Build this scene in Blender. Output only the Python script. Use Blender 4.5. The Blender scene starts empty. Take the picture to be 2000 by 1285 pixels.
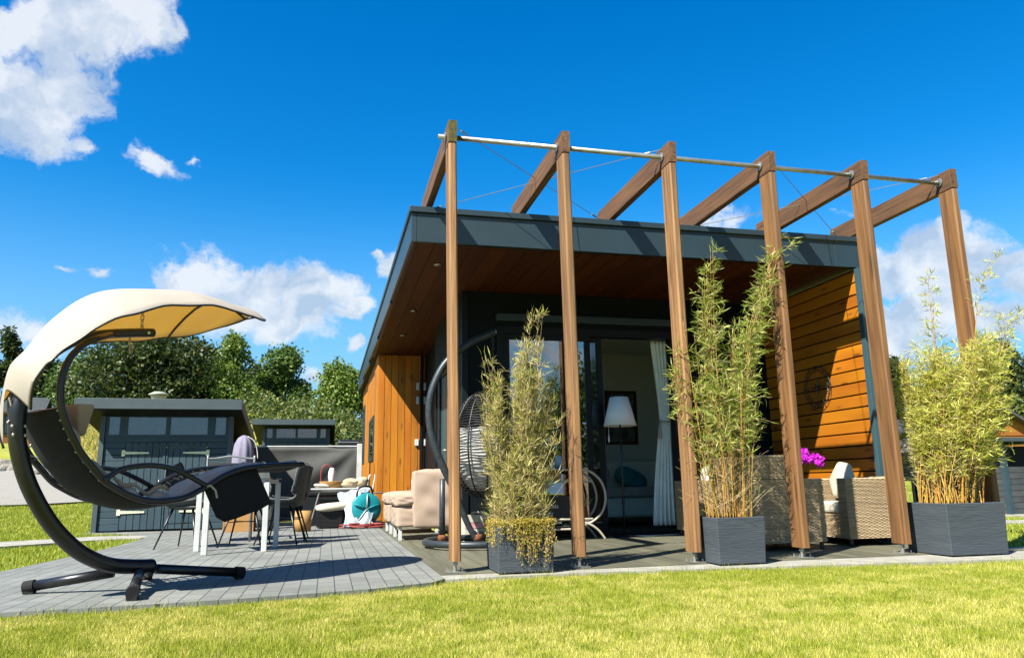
import bpy, math, random
import numpy as np
from mathutils import Vector, Matrix
rnd = random.Random(7); NP = np.random.default_rng(7)
SC = bpy.context.scene
COL = SC.collection
PI = math.pi

# ------------------------------------------------------------------ camera
CAM = np.array([-0.969, -5.824, 0.641]); YAW, PITCH, ROLL, F = math.radians(13.65), math.radians(11.59), math.radians(-0.86), 1478.3
_f = np.array([math.sin(YAW)*math.cos(PITCH), math.cos(YAW)*math.cos(PITCH), math.sin(PITCH)])
_r = np.array([math.cos(YAW), -math.sin(YAW), 0.0]); _u = np.cross(_r, _f)
CR = _r*math.cos(ROLL)+_u*math.sin(ROLL); CU = -_r*math.sin(ROLL)+_u*math.cos(ROLL)
cd = bpy.data.cameras.new('camera'); cam = bpy.data.objects.new('camera', cd); COL.objects.link(cam)
cam.matrix_world = Matrix(((CR[0], CU[0], -_f[0], CAM[0]), (CR[1], CU[1], -_f[1], CAM[1]), (CR[2], CU[2], -_f[2], CAM[2]), (0, 0, 0, 1)))
cd.sensor_width = 36; cd.lens = F/2000*36; cd.clip_end = 2000; cd.clip_start = 0.05
SC.camera = cam
def ray(x, y): return (x-1000)/F*CR-(y-642.5)/F*CU+_f
def gz(x, y, z=0.0): d = ray(x, y); return CAM+d*(z-CAM[2])/d[2]
def gy(x, y, Y): d = ray(x, y); return CAM+d*(Y-CAM[1])/d[1]
def gx(x, y, X): d = ray(x, y); return CAM+d*(X-CAM[0])/d[0]
def gv(x, y, P, n): d = ray(x, y); return CAM+d*((np.asarray(P)-CAM)@n)/(d@n)
def gd(x, y, D): return CAM+ray(x, y)*D

# ------------------------------------------------------------------ sun, exposure, sky
SUNDIR = Vector((1.33, 1.0, -1.88)).normalized()
sl = bpy.data.lights.new('sun', 'SUN'); sl.energy = 5.0; sl.angle = math.radians(0.53); sl.color = (1.0, 0.95, 0.86)
so = bpy.data.objects.new('sun', sl); COL.objects.link(so); so.rotation_euler = SUNDIR.to_track_quat('-Z', 'Y').to_euler(); so.location = (-8, -8, 12)
SC.view_settings.view_transform = 'Standard'; SC.view_settings.look = 'None'
SC.view_settings.exposure = 1.68; SC.view_settings.gamma = 1.0
SC.cycles.max_bounces = 8; SC.cycles.diffuse_bounces = 3; SC.cycles.transparent_max_bounces = 12

W = bpy.data.worlds.new('World'); SC.world = W; W.use_nodes = True
nt = W.node_tree; N = nt.nodes; L = nt.links; N.clear()
def nd(tree, t, **k):
    n = tree.nodes.new(t)
    for a, b in k.items(): setattr(n, a, b)
    return n
def world():
    out = nd(nt, 'ShaderNodeOutputWorld'); bg = nd(nt, 'ShaderNodeBackground'); bg.inputs[1].default_value = 0.0885
    sky = nd(nt, 'ShaderNodeTexSky', sky_type='NISHITA', sun_disc=False)
    sky.sun_elevation = math.asin(-SUNDIR.z); sky.sun_rotation = math.atan2(-SUNDIR.x, -SUNDIR.y)
    sky.altitude = 0; sky.air_density = 1.0; sky.dust_density = 0.4; sky.ozone_density = 2.5
    hs = nd(nt, 'ShaderNodeHueSaturation'); hs.inputs['Saturation'].default_value = 1.46; hs.inputs['Value'].default_value = 0.95
    L.new(sky.outputs[0], hs.inputs['Color'])
    tint = nd(nt, 'ShaderNodeMix', data_type='RGBA', blend_type='MULTIPLY'); tint.inputs[0].default_value = 1.0
    L.new(hs.outputs[0], tint.inputs[6]); tint.inputs[7].default_value = (0.24, .75, .80, 1)
    tc = nd(nt, 'ShaderNodeTexCoord'); G = tc.outputs['Generated']
    # paler air towards the horizon
    s0 = nd(nt, 'ShaderNodeSeparateXYZ'); L.new(G, s0.inputs[0])
    hz = nd(nt, 'ShaderNodeMapRange', interpolation_type='SMOOTHERSTEP'); L.new(s0.outputs['Z'], hz.inputs[0]); hz.inputs[1].default_value = .42; hz.inputs[2].default_value = -.04; hz.inputs[3].default_value = 0; hz.inputs[4].default_value = 1
    hm = nd(nt, 'ShaderNodeMix', data_type='RGBA'); L.new(hz.outputs[0], hm.inputs[0]); L.new(tint.outputs[2], hm.inputs[6]); hm.inputs[7].default_value = (1.30, 2.25, 3.35, 1)
    # wobble the direction a little so that the cloud edges billow
    nw = nd(nt, 'ShaderNodeTexNoise'); nw.inputs['Scale'].default_value = 7; nw.inputs['Detail'].default_value = 9; nw.inputs['Roughness'].default_value = .6
    L.new(G, nw.inputs['Vector'])
    sub = nd(nt, 'ShaderNodeVectorMath', operation='SUBTRACT'); L.new(nw.outputs['Color'], sub.inputs[0]); sub.inputs[1].default_value = (.5, .5, .5)
    scl = nd(nt, 'ShaderNodeVectorMath', operation='SCALE'); L.new(sub.outputs[0], scl.inputs[0]); scl.inputs['Scale'].default_value = 0.13
    addv = nd(nt, 'ShaderNodeVectorMath', operation='ADD'); L.new(G, addv.inputs[0]); L.new(scl.outputs[0], addv.inputs[1])
    V = addv.outputs[0]
    blobs = [(30, 75, 150, 75, .95), (130, 55, 110, 75, .95), (250, 42, 95, 60, 1), (30, 200, 140, 105, .95), (125, 170, 100, 72, .95), (90, 280, 110, 50, .7), (170, 275, 50, 30, .7),
             (292, 292, 66, 36, .95), (365, 278, 26, 12, .6), (480, 580, 190, 90, 1), (370, 555, 80, 60, 1), (620, 575, 110, 62, 1), (560, 640, 130, 60, .9), (690, 600, 60, 32, .8), (480, 520, 34, 22, .7), (675, 620, 40, 24, .7),
             (765, 505, 62, 50, .95), (725, 472, 24, 13, .75), (192, 540, 40, 16, .7), (122, 542, 34, 10, .5), (710, 685, 26, 22, .8), (50, 655, 90, 40, .75), (600, 745, 60, 50, .8),
             (1835, 525, 175, 84, 1.2), (1965, 508, 120, 42, .9), (1795, 648, 170, 66, 1.2), (1915, 640, 130, 46, .9), (1440, 440, 80, 30, .45), (1420, 415, 34, 16, .45), (1640, 415, 40, 12, .3), (2060, 540, 120, 70, 1),
             (-150, 150, 200, 160, 1), (2250, 600, 250, 90, 1)]
    prev = None
    for (cx, cy, rx, ry, wt) in blobs:
        d = ray(cx, cy); d = d/np.linalg.norm(d)
        rx_, ry_ = rx/F*0.86*1.15, ry/F*0.86*1.25
        z = d; x = np.cross(np.array([0, 0, 1.]), -z); x = -x/np.linalg.norm(x)*-1; y = np.cross(z, x)
        if y[2] < 0: y = -y; x = -x
        x = np.cross(y, z)
        R = Matrix(((x[0], y[0], z[0]), (x[1], y[1], z[1]), (x[2], y[2], z[2])))
        mp = nd(nt, 'ShaderNodeMapping', vector_type='TEXTURE'); mp.inputs['Location'].default_value = d.tolist(); mp.inputs['Rotation'].default_value = R.to_euler(); mp.inputs['Scale'].default_value = (rx_, ry_, 1.0)
        L.new(V, mp.inputs['Vector'])
        gr = nd(nt, 'ShaderNodeTexGradient', gradient_type='SPHERICAL'); L.new(mp.outputs[0], gr.inputs[0])
        mu = nd(nt, 'ShaderNodeMath', operation='MULTIPLY'); L.new(gr.outputs['Fac'], mu.inputs[0]); mu.inputs[1].default_value = wt
        if prev is None: prev = mu.outputs[0]
        else:
            mx = nd(nt, 'ShaderNodeMath', operation='MAXIMUM'); L.new(prev, mx.inputs[0]); L.new(mu.outputs[0], mx.inputs[1]); prev = mx.outputs[0]
    # a broken cloud field in the half of the sky behind the camera (mirrored by the glass)
    nb = nd(nt, 'ShaderNodeTexNoise'); nb.inputs['Scale'].default_value = 3.2; nb.inputs['Detail'].default_value = 3; L.new(G, nb.inputs['Vector'])
    sp = nd(nt, 'ShaderNodeSeparateXYZ'); L.new(G, sp.inputs[0])
    mb_ = nd(nt, 'ShaderNodeMapRange'); L.new(sp.outputs['Y'], mb_.inputs[0]); mb_.inputs[1].default_value = -0.15; mb_.inputs[2].default_value = -0.35; mb_.inputs[3].default_value = 0; mb_.inputs[4].default_value = 1
    sb = nd(nt, 'ShaderNodeMapRange'); L.new(nb.outputs['Fac'], sb.inputs[0]); sb.inputs[1].default_value = .5; sb.inputs[2].default_value = .72; sb.inputs[3].default_value = 0; sb.inputs[4].default_value = .8
    m2 = nd(nt, 'ShaderNodeMath', operation='MULTIPLY'); L.new(mb_.outputs[0], m2.inputs[0]); L.new(sb.outputs[0], m2.inputs[1])
    mx = nd(nt, 'ShaderNodeMath', operation='MAXIMUM'); L.new(prev, mx.inputs[0]); L.new(m2.outputs[0], mx.inputs[1]); mask = mx.outputs[0]
    nz = nd(nt, 'ShaderNodeTexNoise'); nz.inputs['Scale'].default_value = 15; nz.inputs['Detail'].default_value = 10; nz.inputs['Roughness'].default_value = .62
    L.new(V, nz.inputs['Vector'])
    a1 = nd(nt, 'ShaderNodeMath', operation='MULTIPLY_ADD'); L.new(nz.outputs['Fac'], a1.inputs[0]); a1.inputs[1].default_value = 1.9; a1.inputs[2].default_value = -0.95
    a2 = nd(nt, 'ShaderNodeMath', operation='ADD'); L.new(a1.outputs[0], a2.inputs[0]); L.new(mask, a2.inputs[1])
    ms = nd(nt, 'ShaderNodeMath', operation='GREATER_THAN'); L.new(mask, ms.inputs[0]); ms.inputs[1].default_value = 0.02
    den = nd(nt, 'ShaderNodeMapRange', interpolation_type='SMOOTHSTEP'); L.new(a2.outputs[0], den.inputs[0]); den.inputs[1].default_value = .10; den.inputs[2].default_value = .56
    dm = nd(nt, 'ShaderNodeMapRange'); L.new(mask, dm.inputs[0]); dm.inputs[1].default_value = 0; dm.inputs[2].default_value = .18
    dd = nd(nt, 'ShaderNodeMath', operation='MULTIPLY'); L.new(den.outputs[0], dd.inputs[0]); L.new(dm.outputs[0], dd.inputs[1])
    d3 = nd(nt, 'ShaderNodeMath', operation='MULTIPLY'); L.new(dd.outputs[0], d3.inputs[0]); d3.inputs[1].default_value = .9
    # cloud colour: bright billows, blue-grey thicker undersides
    nc = nd(nt, 'ShaderNodeTexNoise'); nc.inputs['Scale'].default_value = 16; nc.inputs['Detail'].default_value = 6
    mpc = nd(nt, 'ShaderNodeMapping'); mpc.inputs['Location'].default_value = (0, 0, -.035); L.new(V, mpc.inputs[0]); L.new(mpc.outputs[0], nc.inputs['Vector'])
    cr = nd(nt, 'ShaderNodeValToRGB'); cr.color_ramp.elements[0].position = .36; cr.color_ramp.elements[0].color = (1.75, 2.2, 2.8, 1); cr.color_ramp.elements[1].position = .56; cr.color_ramp.elements[1].color = (3.15, 3.3, 3.5, 1)
    L.new(nc.outputs['Fac'], cr.inputs[0])
    mixc = nd(nt, 'ShaderNodeMix', data_type='RGBA'); L.new(d3.outputs[0], mixc.inputs[0]); L.new(hm.outputs[2], mixc.inputs[6]); L.new(cr.outputs[0], mixc.inputs[7])
    L.new(mixc.outputs[2], bg.inputs[0]); L.new(bg.outputs[0], out.inputs[0])
world()

# ------------------------------------------------------------------ materials
MATS = {}
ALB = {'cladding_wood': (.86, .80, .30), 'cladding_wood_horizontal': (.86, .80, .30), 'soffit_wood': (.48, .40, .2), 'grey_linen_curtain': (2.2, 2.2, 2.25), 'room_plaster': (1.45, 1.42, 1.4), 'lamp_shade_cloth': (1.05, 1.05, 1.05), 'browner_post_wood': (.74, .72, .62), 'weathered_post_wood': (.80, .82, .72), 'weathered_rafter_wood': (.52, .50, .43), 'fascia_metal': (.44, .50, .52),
       'cream_canopy_cloth': (.66, .66, .66), 'grey_brown_decking': (.80, .84, .70), 'slate_planter': (.95, .98, 1.0), 'lawn_soil': (.95, .9, .62), 'shed_paint': (.72, .8, .82), 'bamboo_culm': (1, 1, 1), 'wicker_weave': (1.0, .93, .80), 'pale_concrete': (.85, .83, .78), 'gravel_road': (.85, .85, .82)}
ALB0 = (.70, .70, .68)
def mat(name, col, col2=None, rough=.6, metal=0., scale=6., stretch=(1, 1, 1), island=0., bump=0., bscale=60., detail=4., spec=.4, trans=0., ramp=(.35, .65), coat=0., hue=0., tcol=None, knots=None):
    """procedural material: two colours mixed by stretched noise, a shift per loose piece, a fine bump"""
    if name in MATS: return MATS[name]
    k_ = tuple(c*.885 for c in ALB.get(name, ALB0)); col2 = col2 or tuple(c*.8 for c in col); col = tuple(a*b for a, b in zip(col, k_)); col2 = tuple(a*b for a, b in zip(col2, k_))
    m = bpy.data.materials.new(name); m.use_nodes = True; t = m.node_tree; t.nodes.clear(); k = t.links.new
    out = nd(t, 'ShaderNodeOutputMaterial'); b = nd(t, 'ShaderNodeBsdfPrincipled'); k(b.outputs[0], out.inputs[0])
    b.inputs['Roughness'].default_value = rough; b.inputs['Metallic'].default_value = metal; b.inputs['Specular IOR Level'].default_value = spec
    b.inputs['Coat Weight'].default_value = coat
    tc = nd(t, 'ShaderNodeTexCoord'); mp = nd(t, 'ShaderNodeMapping'); mp.inputs['Scale'].default_value = stretch; k(tc.outputs['Object'], mp.inputs[0])
    geo = nd(t, 'ShaderNodeNewGeometry')
    vec = mp.outputs[0]
    if island:
        ad = nd(t, 'ShaderNodeVectorMath', operation='MULTIPLY_ADD'); k(geo.outputs['Random Per Island'], ad.inputs[0]); ad.inputs[1].default_value = (37, 53, 71); k(vec, ad.inputs[2]); vec = ad.outputs[0]
    nz = nd(t, 'ShaderNodeTexNoise'); nz.inputs['Scale'].default_value = scale; nz.inputs['Detail'].default_value = detail; k(vec, nz.inputs['Vector'])
    c2 = col2 or tuple(c*.8 for c in col)
    mr = nd(t, 'ShaderNodeMapRange'); k(nz.outputs['Fac'], mr.inputs[0]); mr.inputs[1].default_value = ramp[0]; mr.inputs[2].default_value = ramp[1]
    mx = nd(t, 'ShaderNodeMix', data_type='RGBA'); k(mr.outputs[0], mx.inputs[0]); mx.inputs[6].default_value = (*col, 1); mx.inputs[7].default_value = (*c2, 1)
    c = mx.outputs[2]
    if knots:
        vm = nd(t, 'ShaderNodeMapping'); vm.inputs['Scale'].default_value = knots; k(vec, vm.inputs[0])
        vo = nd(t, 'ShaderNodeTexVoronoi'); vo.inputs['Scale'].default_value = 1.0; k(vm.outputs[0], vo.inputs['Vector'])
        kr = nd(t, 'ShaderNodeMapRange'); k(vo.outputs['Distance'], kr.inputs[0]); kr.inputs[1].default_value = .10; kr.inputs[2].default_value = .22; kr.inputs[3].default_value = .42; kr.inputs[4].default_value = 1.0
        n3 = nd(t, 'ShaderNodeTexNoise'); n3.inputs['Scale'].default_value = 1.7; n3.inputs['Detail'].default_value = 5; k(vec, n3.inputs['Vector'])
        k3 = nd(t, 'ShaderNodeMapRange'); k(n3.outputs['Fac'], k3.inputs[0]); k3.inputs[1].default_value = .3; k3.inputs[2].default_value = .7; k3.inputs[3].default_value = .74; k3.inputs[4].default_value = 1.16
        km = nd(t, 'ShaderNodeMath', operation='MULTIPLY'); k(kr.outputs[0], km.inputs[0]); k(k3.outputs[0], km.inputs[1])
        ks = nd(t, 'ShaderNodeVectorMath', operation='SCALE'); k(c, ks.inputs[0]); k(km.outputs[0], ks.inputs['Scale']); c = ks.outputs[0]
    if island:
        hv = nd(t, 'ShaderNodeHueSaturation'); k(c, hv.inputs['Color'])
        mv = nd(t, 'ShaderNodeMapRange'); k(geo.outputs['Random Per Island'], mv.inputs[0]); mv.inputs[3].default_value = 1-island; mv.inputs[4].default_value = 1+island; k(mv.outputs[0], hv.inputs['Value'])
        if hue:
            mh = nd(t, 'ShaderNodeMath', operation='MULTIPLY_ADD'); k(geo.outputs['Random Per Island'], mh.inputs[0]); mh.inputs[1].default_value = 7.31; mh.inputs[2].default_value = 0
            fr = nd(t, 'ShaderNodeMath', operation='FRACT'); k(mh.outputs[0], fr.inputs[0])
            m3 = nd(t, 'ShaderNodeMapRange'); k(fr.outputs[0], m3.inputs[0]); m3.inputs[3].default_value = .5-hue; m3.inputs[4].default_value = .5+hue; k(m3.outputs[0], hv.inputs['Hue'])
        c = hv.outputs[0]
    k(c, b.inputs['Base Color'])
    if bump:
        nb = nd(t, 'ShaderNodeTexNoise'); nb.inputs['Scale'].default_value = bscale; nb.inputs['Detail'].default_value = 5; k(vec, nb.inputs['Vector'])
        bp = nd(t, 'ShaderNodeBump'); bp.inputs['Strength'].default_value = bump; bp.inputs['Distance'].default_value = .01; k(nb.outputs['Fac'], bp.inputs['Height']); k(bp.outputs[0], b.inputs['Normal'])
    if trans:
        tr = nd(t, 'ShaderNodeBsdfTranslucent'); k(c, tr.inputs[0])
        if tcol: t.links.remove(tr.inputs[0].links[0]); tr.inputs[0].default_value = (*tcol, 1)
        ms = nd(t, 'ShaderNodeMixShader'); ms.inputs[0].default_value = trans; k(b.outputs[0], ms.inputs[1]); k(tr.outputs[0], ms.inputs[2]); k(ms.outputs[0], out.inputs[0])
    MATS[name] = m
    return m

M = {}
M['clad'] = mat('cladding_wood', (.48, .185, .010), (.35, .115, .007), rough=.55, knots=(9, 9, 18), scale=5, stretch=(1, 1, .12), island=.13, bump=.12, bscale=30, hue=.004)
M['cladh'] = mat('cladding_wood_horizontal', (.48, .185, .010), (.35, .115, .007), rough=.55, knots=(9, 22, 9), scale=5, stretch=(1, .12, 1), island=.10, bump=.12, bscale=30, hue=.004)
M['soffit'] = mat('soffit_wood', (.135, .040, .006), (.085, .024, .004), rough=.6, scale=5, stretch=(1, .12, 1), island=.2, bump=.1, spec=.15)  # orange boards darkened in colour to deepen the shade under the roof
M['post'] = mat('weathered_post_wood', (.37, .19, .080), (.14, .062, .026), rough=.7, knots=(5, 5, 12), scale=16, stretch=(1.8, 1.8, .09), island=.13, bump=.5, bscale=24, ramp=(.34, .72), detail=6)
M['post2'] = mat('browner_post_wood', (.275, .135, .048), (.12, .054, .020), rough=.7, knots=(5, 5, 12), scale=16, stretch=(1.8, 1.8, .09), island=.13, bump=.5, bscale=24, ramp=(.34, .72), detail=6)
M['rafter'] = mat('weathered_rafter_wood', (.275, .135, .055), (.12, .058, .028), rough=.7, knots=(5, 14, 5), scale=14, stretch=(1.6, .1, 1.6), island=.15, bump=.5, bscale=24, ramp=(.34, .7), detail=6)
M['fascia'] = mat('fascia_metal', (.042, .068, .082), (.036, .06, .073), rough=.38, scale=3, spec=.5)
M['dark'] = mat('dark_wall', (.0055, .0095, .0125), (.0045, .008, .0105), rough=.6, scale=3, spec=.12)
M['frame'] = mat('dark_frame', (.006, .010, .014), (.005, .0085, .012), rough=.45, scale=3, spec=.2)
M['teal'] = mat('grey_blue_trim', (.045, .10, .125), (.038, .088, .11), rough=.5, scale=3)
M['doorteal'] = mat('teal_door', (.03, .075, .09), (.026, .066, .08), rough=.45, scale=3)
M['shed'] = mat('shed_paint', (.032, .060, .075), (.026, .050, .064), rough=.6, scale=7, island=.10, bump=.15)
M['shedroof'] = mat('shed_roof_edge', (.062, .088, .10), (.052, .076, .088), rough=.55, scale=5)
M['steel'] = mat('galvanised_steel', (.62, .61, .57), (.46, .45, .42), rough=.34, metal=.75, scale=12)
M['bolt'] = mat('bright_steel', (.7, .7, .68), rough=.3, metal=.9)
M['whitepl'] = mat('white_plastic', (.78, .78, .75), rough=.4)
M['blackm'] = mat('black_powder_coat', (.010, .011, .013), (.007, .008, .010), rough=.36, scale=20, spec=.5)
M['blackf'] = mat('black_fabric', (.010, .010, .011), (.006, .006, .007), rough=.9, scale=30)
M['cushion'] = mat('taupe_cushion', (.56, .47, .40), (.46, .38, .32), rough=.9, scale=10, bump=.2, bscale=150)
M['beige'] = mat('beige_fabric', (.46, .36, .28), (.40, .31, .24), rough=.9, scale=8, bump=.25, bscale=200)
M['canopy'] = mat('cream_canopy_cloth', (.70, .68, .62), (.66, .64, .58), rough=.85, scale=6, trans=.44, bump=.35, bscale=5, tcol=(.80, .56, .14))
M['sofa'] = mat('beige_sofa_cover', (.47, .35, .27), (.42, .31, .235), rough=.9, scale=4, bump=.5, bscale=7)
M['stone'] = mat('boulder_stone', (.36, .33, .28), (.18, .17, .15), rough=.9, scale=7, bump=.6, bscale=14, island=.25)
M['planter'] = mat('slate_planter', (.052, .061, .070), (.041, .049, .057), rough=.65, scale=9, stretch=(.3, .3, 2.6), bump=.5, bscale=30, ramp=(.3, .7))
M['soil'] = mat('soil', (.05, .035, .02), (.09, .07, .045), rough=.95, scale=30, bump=.6)
M['wick'] = mat('wicker_weave', (.46, .38, .27), (.34, .27, .18), rough=.6, scale=25, island=.16, spec=.35)
M['wickd'] = mat('wicker_core', (.11, .085, .06), rough=.9)
M['wickblack'] = mat('black_rattan', (.016, .014, .013), rough=.5, scale=20)
M['cream'] = mat('cream_cushion', (.66, .61, .49), (.60, .55, .44), rough=.9, scale=7, bump=.25, bscale=12)
M['ivory'] = mat('white_cushion', (.72, .70, .66), (.64, .62, .58), rough=.9, scale=7, bump=.25, bscale=9)
M['alu'] = mat('white_aluminium', (.66, .68, .68), (.58, .60, .60), rough=.4, scale=9)
M['chairgrey'] = mat('grey_upholstery', (.075, .08, .08), (.055, .06, .06), rough=.7, scale=12)
M['gun'] = mat('gunmetal_pipe', (.055, .068, .078), (.035, .043, .05), rough=.42, metal=.3, scale=30)
M['rust'] = mat('rusty_steel', (.28, .085, .02), (.12, .045, .02), rough=.9, scale=30)
M['scr'] = mat('windscreen_cloth', (.085, .087, .084), (.07, .072, .07), rough=.85, scale=4, bump=.6, bscale=3)
M['rope'] = mat('cord', (.55, .5, .42), rough=.9)
M['bark'] = mat('bark', (.09, .07, .05), (.05, .04, .03), rough=.95, scale=10, bump=.7)
M['gold'] = mat('brass_hinge', (.95, .93, .62), (.85, .83, .55), rough=.45)
M['red'] = mat('red_hose', (.34, .045, .035), (.25, .03, .03), rough=.55)
M['turq'] = mat('turquoise_plastic', (.02, .36, .42), (.02, .30, .36), rough=.35)
M['lav'] = mat('lilac_grey_cover', (.26, .24, .33), (.20, .19, .27), rough=.8, scale=5, bump=.4, bscale=6)
M['roomwall'] = mat('room_plaster', (.60, .64, .55), (.57, .61, .52), rough=.9, scale=3)
M['roomfloor'] = mat('room_floor', (.10, .08, .06), (.07, .055, .04), rough=.5, scale=6, stretch=(1, .2, 1))
M['curtain'] = mat('grey_linen_curtain', (.40, .42, .37), (.35, .37, .325), rough=.9, scale=12, trans=.05)
M['bulb'] = mat('lamp_shade_cloth', (.80, .82, .82), (.77, .79, .79), rough=.8, trans=.25)
M['teal2'] = mat('teal_pillow', (.05, .42, .46), rough=.9)
M['pine'] = mat('pine_board', (.52, .28, .09), (.42, .21, .06), rough=.7, scale=6, stretch=(.2, 1, 1))
M['bread'] = mat('paper_and_bread', (.55, .38, .18), (.65, .55, .40), rough=.9, scale=14, bump=.5, bscale=20)
M['cable'] = mat('white_cable', (.75, .75, .72), rough=.5)
M['bamboohoop'] = mat('pale_cane', (.58, .53, .42), (.46, .41, .31), rough=.55, scale=14)
M['orange_far'] = mat('far_cladding', (.42, .16, .025), (.33, .11, .015), rough=.6, scale=4, stretch=(.15, .15, 1), island=.08)
M['tile'] = mat('roof_tiles', (.085, .095, .10), (.06, .066, .072), rough=.6, scale=8, island=.12)
M['caravan'] = mat('white_panel', (.68, .70, .70), rough=.5)
M['slatgrey'] = mat('grey_slats', (.07, .08, .085), (.05, .058, .062), rough=.7, island=.12)
M['mossy'] = mat('mossy_end_grain', (.12, .105, .02), (.06, .055, .02), rough=.95, scale=30, bump=.4)
M['verdigris'] = mat('lamp_cap_metal', (.40, .44, .33), rough=.5)
M['label_ink'] = mat('dark_ink', (.02, .03, .035), rough=.8)
M['white_ink'] = mat('white_ink', (.8, .8, .78), rough=.8)
M['pinkpaint'] = mat('faded_pink_paint', (.60, .22, .26), (.68, .42, .42), rough=.8, scale=9)
M['creampaint'] = mat('chalky_cream_paint', (.66, .62, .52), (.56, .51, .42), rough=.85, scale=9)
M['mintpaint'] = mat('pale_mint_paint', (.52, .62, .60), rough=.85, scale=9)

def leafmat(name, c1, c2, c3=None, trans=.35, rough=.5):
    """leaf colour picked per leaf from a ramp"""
    m = bpy.data.materials.new(name); m.use_nodes = True; t = m.node_tree; t.nodes.clear(); k = t.links.new
    out = nd(t, 'ShaderNodeOutputMaterial'); b = nd(t, 'ShaderNodeBsdfPrincipled'); b.inputs['Roughness'].default_value = rough; b.inputs['Specular IOR Level'].default_value = .35
    g = nd(t, 'ShaderNodeNewGeometry'); cr = nd(t, 'ShaderNodeValToRGB'); e = cr.color_ramp.elements
    e[0].color = (*c1, 1); e[1].color = (*c2, 1); e[1].position = .6 if c3 else 1
    if c3: x = e.new(1.0); x.color = (*c3, 1)
    k(g.outputs['Random Per Island'], cr.inputs[0]); k(cr.outputs[0], b.inputs['Base Color'])
    tr = nd(t, 'ShaderNodeBsdfTranslucent'); k(cr.outputs[0], tr.inputs[0]); ms = nd(t, 'ShaderNodeMixShader'); ms.inputs[0].default_value = trans
    k(b.outputs[0], ms.inputs[1]); k(tr.outputs[0], ms.inputs[2]); k(ms.outputs[0], out.inputs[0])
    return m
M['lf_dark'] = leafmat('leaf_dark', (.014, .030, .008), (.034, .058, .013), (.10, .115, .022))
M['lf_mid'] = leafmat('leaf_mid', (.028, .065, .012), (.062, .12, .018), (.16, .21, .035))
M['lf_light'] = leafmat('leaf_light', (.05, .10, .016), (.12, .19, .026), (.24, .29, .05))
M['lf_hedge'] = leafmat('leaf_hedge', (.03, .06, .012), (.085, .12, .02), (.19, .18, .045))
M['lf_bam'] = leafmat('leaf_bamboo', (.13, .20, .02), (.28, .33, .045), (.50, .46, .16), trans=.42)
M['lf_bamy'] = leafmat('leaf_bamboo_yellow', (.26, .30, .025), (.46, .46, .06), (.64, .58, .22), trans=.45)
M['lf_dry'] = leafmat('leaf_dry', (.18, .22, .02), (.34, .30, .075), (.54, .43, .23), trans=.3)
M['lf_sed'] = leafmat('leaf_sedum', (.22, .24, .02), (.42, .33, .05), (.42, .22, .06), trans=.3)
M['culm'] = mat('bamboo_culm', (.40, .22, .03), (.34, .20, .05), rough=.4, scale=20, island=.2, hue=.02)
M['culm_dry'] = mat('dry_stems', (.50, .38, .20), (.36, .26, .13), rough=.7, scale=20, island=.25)
M['orchid'] = leafmat('orchid_petal', (.42, .01, .45), (.62, .02, .62), (.70, .10, .66), trans=.3)
M['grass'] = leafmat('grass_blade', (.10, .155, .008), (.26, .295, .02), (.44, .43, .055), trans=.35, rough=.55)
M['grass_dry'] = leafmat('grass_blade_dry', (.30, .30, .035), (.46, .42, .09), (.66, .58, .24), trans=.35, rough=.55)
M['grass_far'] = leafmat('grass_blade_far', (.11, .17, .010), (.23, .28, .018), (.38, .37, .05), trans=.35, rough=.55)

def glass(name, refl=1.0, tint=(.9, .95, .95), rough=0.0, dark=0.):
    m = bpy.data.materials.new(name); m.use_nodes = True; t = m.node_tree; t.nodes.clear(); k = t.links.new
    out = nd(t, 'ShaderNodeOutputMaterial'); gl = nd(t, 'ShaderNodeBsdfGlossy'); gl.inputs['Roughness'].default_value = rough
    tr = nd(t, 'ShaderNodeBsdfTransparent'); tr.inputs[0].default_value = (*tint, 1)
    fr = nd(t, 'ShaderNodeFresnel'); fr.inputs[0].default_value = 1.55
    mm = nd(t, 'ShaderNodeMath', operation='MULTIPLY_ADD'); k(fr.outputs[0], mm.inputs[0]); mm.inputs[1].default_value = refl; mm.inputs[2].default_value = dark; mm.use_clamp = True
    nz = nd(t, 'ShaderNodeTexNoise'); nz.inputs['Scale'].default_value = 1.3; bp = nd(t, 'ShaderNodeBump'); bp.inputs['Strength'].default_value = .03; k(nz.outputs['Fac'], bp.inputs['Height']); k(bp.outputs[0], gl.inputs['Normal'])
    ms = nd(t, 'ShaderNodeMixShader'); k(mm.outputs[0], ms.inputs[0]); k(tr.outputs[0], ms.inputs[1]); k(gl.outputs[0], ms.inputs[2]); k(ms.outputs[0], out.inputs[0])
    return m
M['glass'] = glass('coated_window_glass', 2.2, (.35, .40, .40), dark=.22)
M['glass2'] = glass('small_pane_glass', 1.5, (.25, .28, .30), rough=.03, dark=.08)
M['glass_top'] = glass('tabletop_glass', 1.2, (.45, .75, .85), dark=.10)

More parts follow.
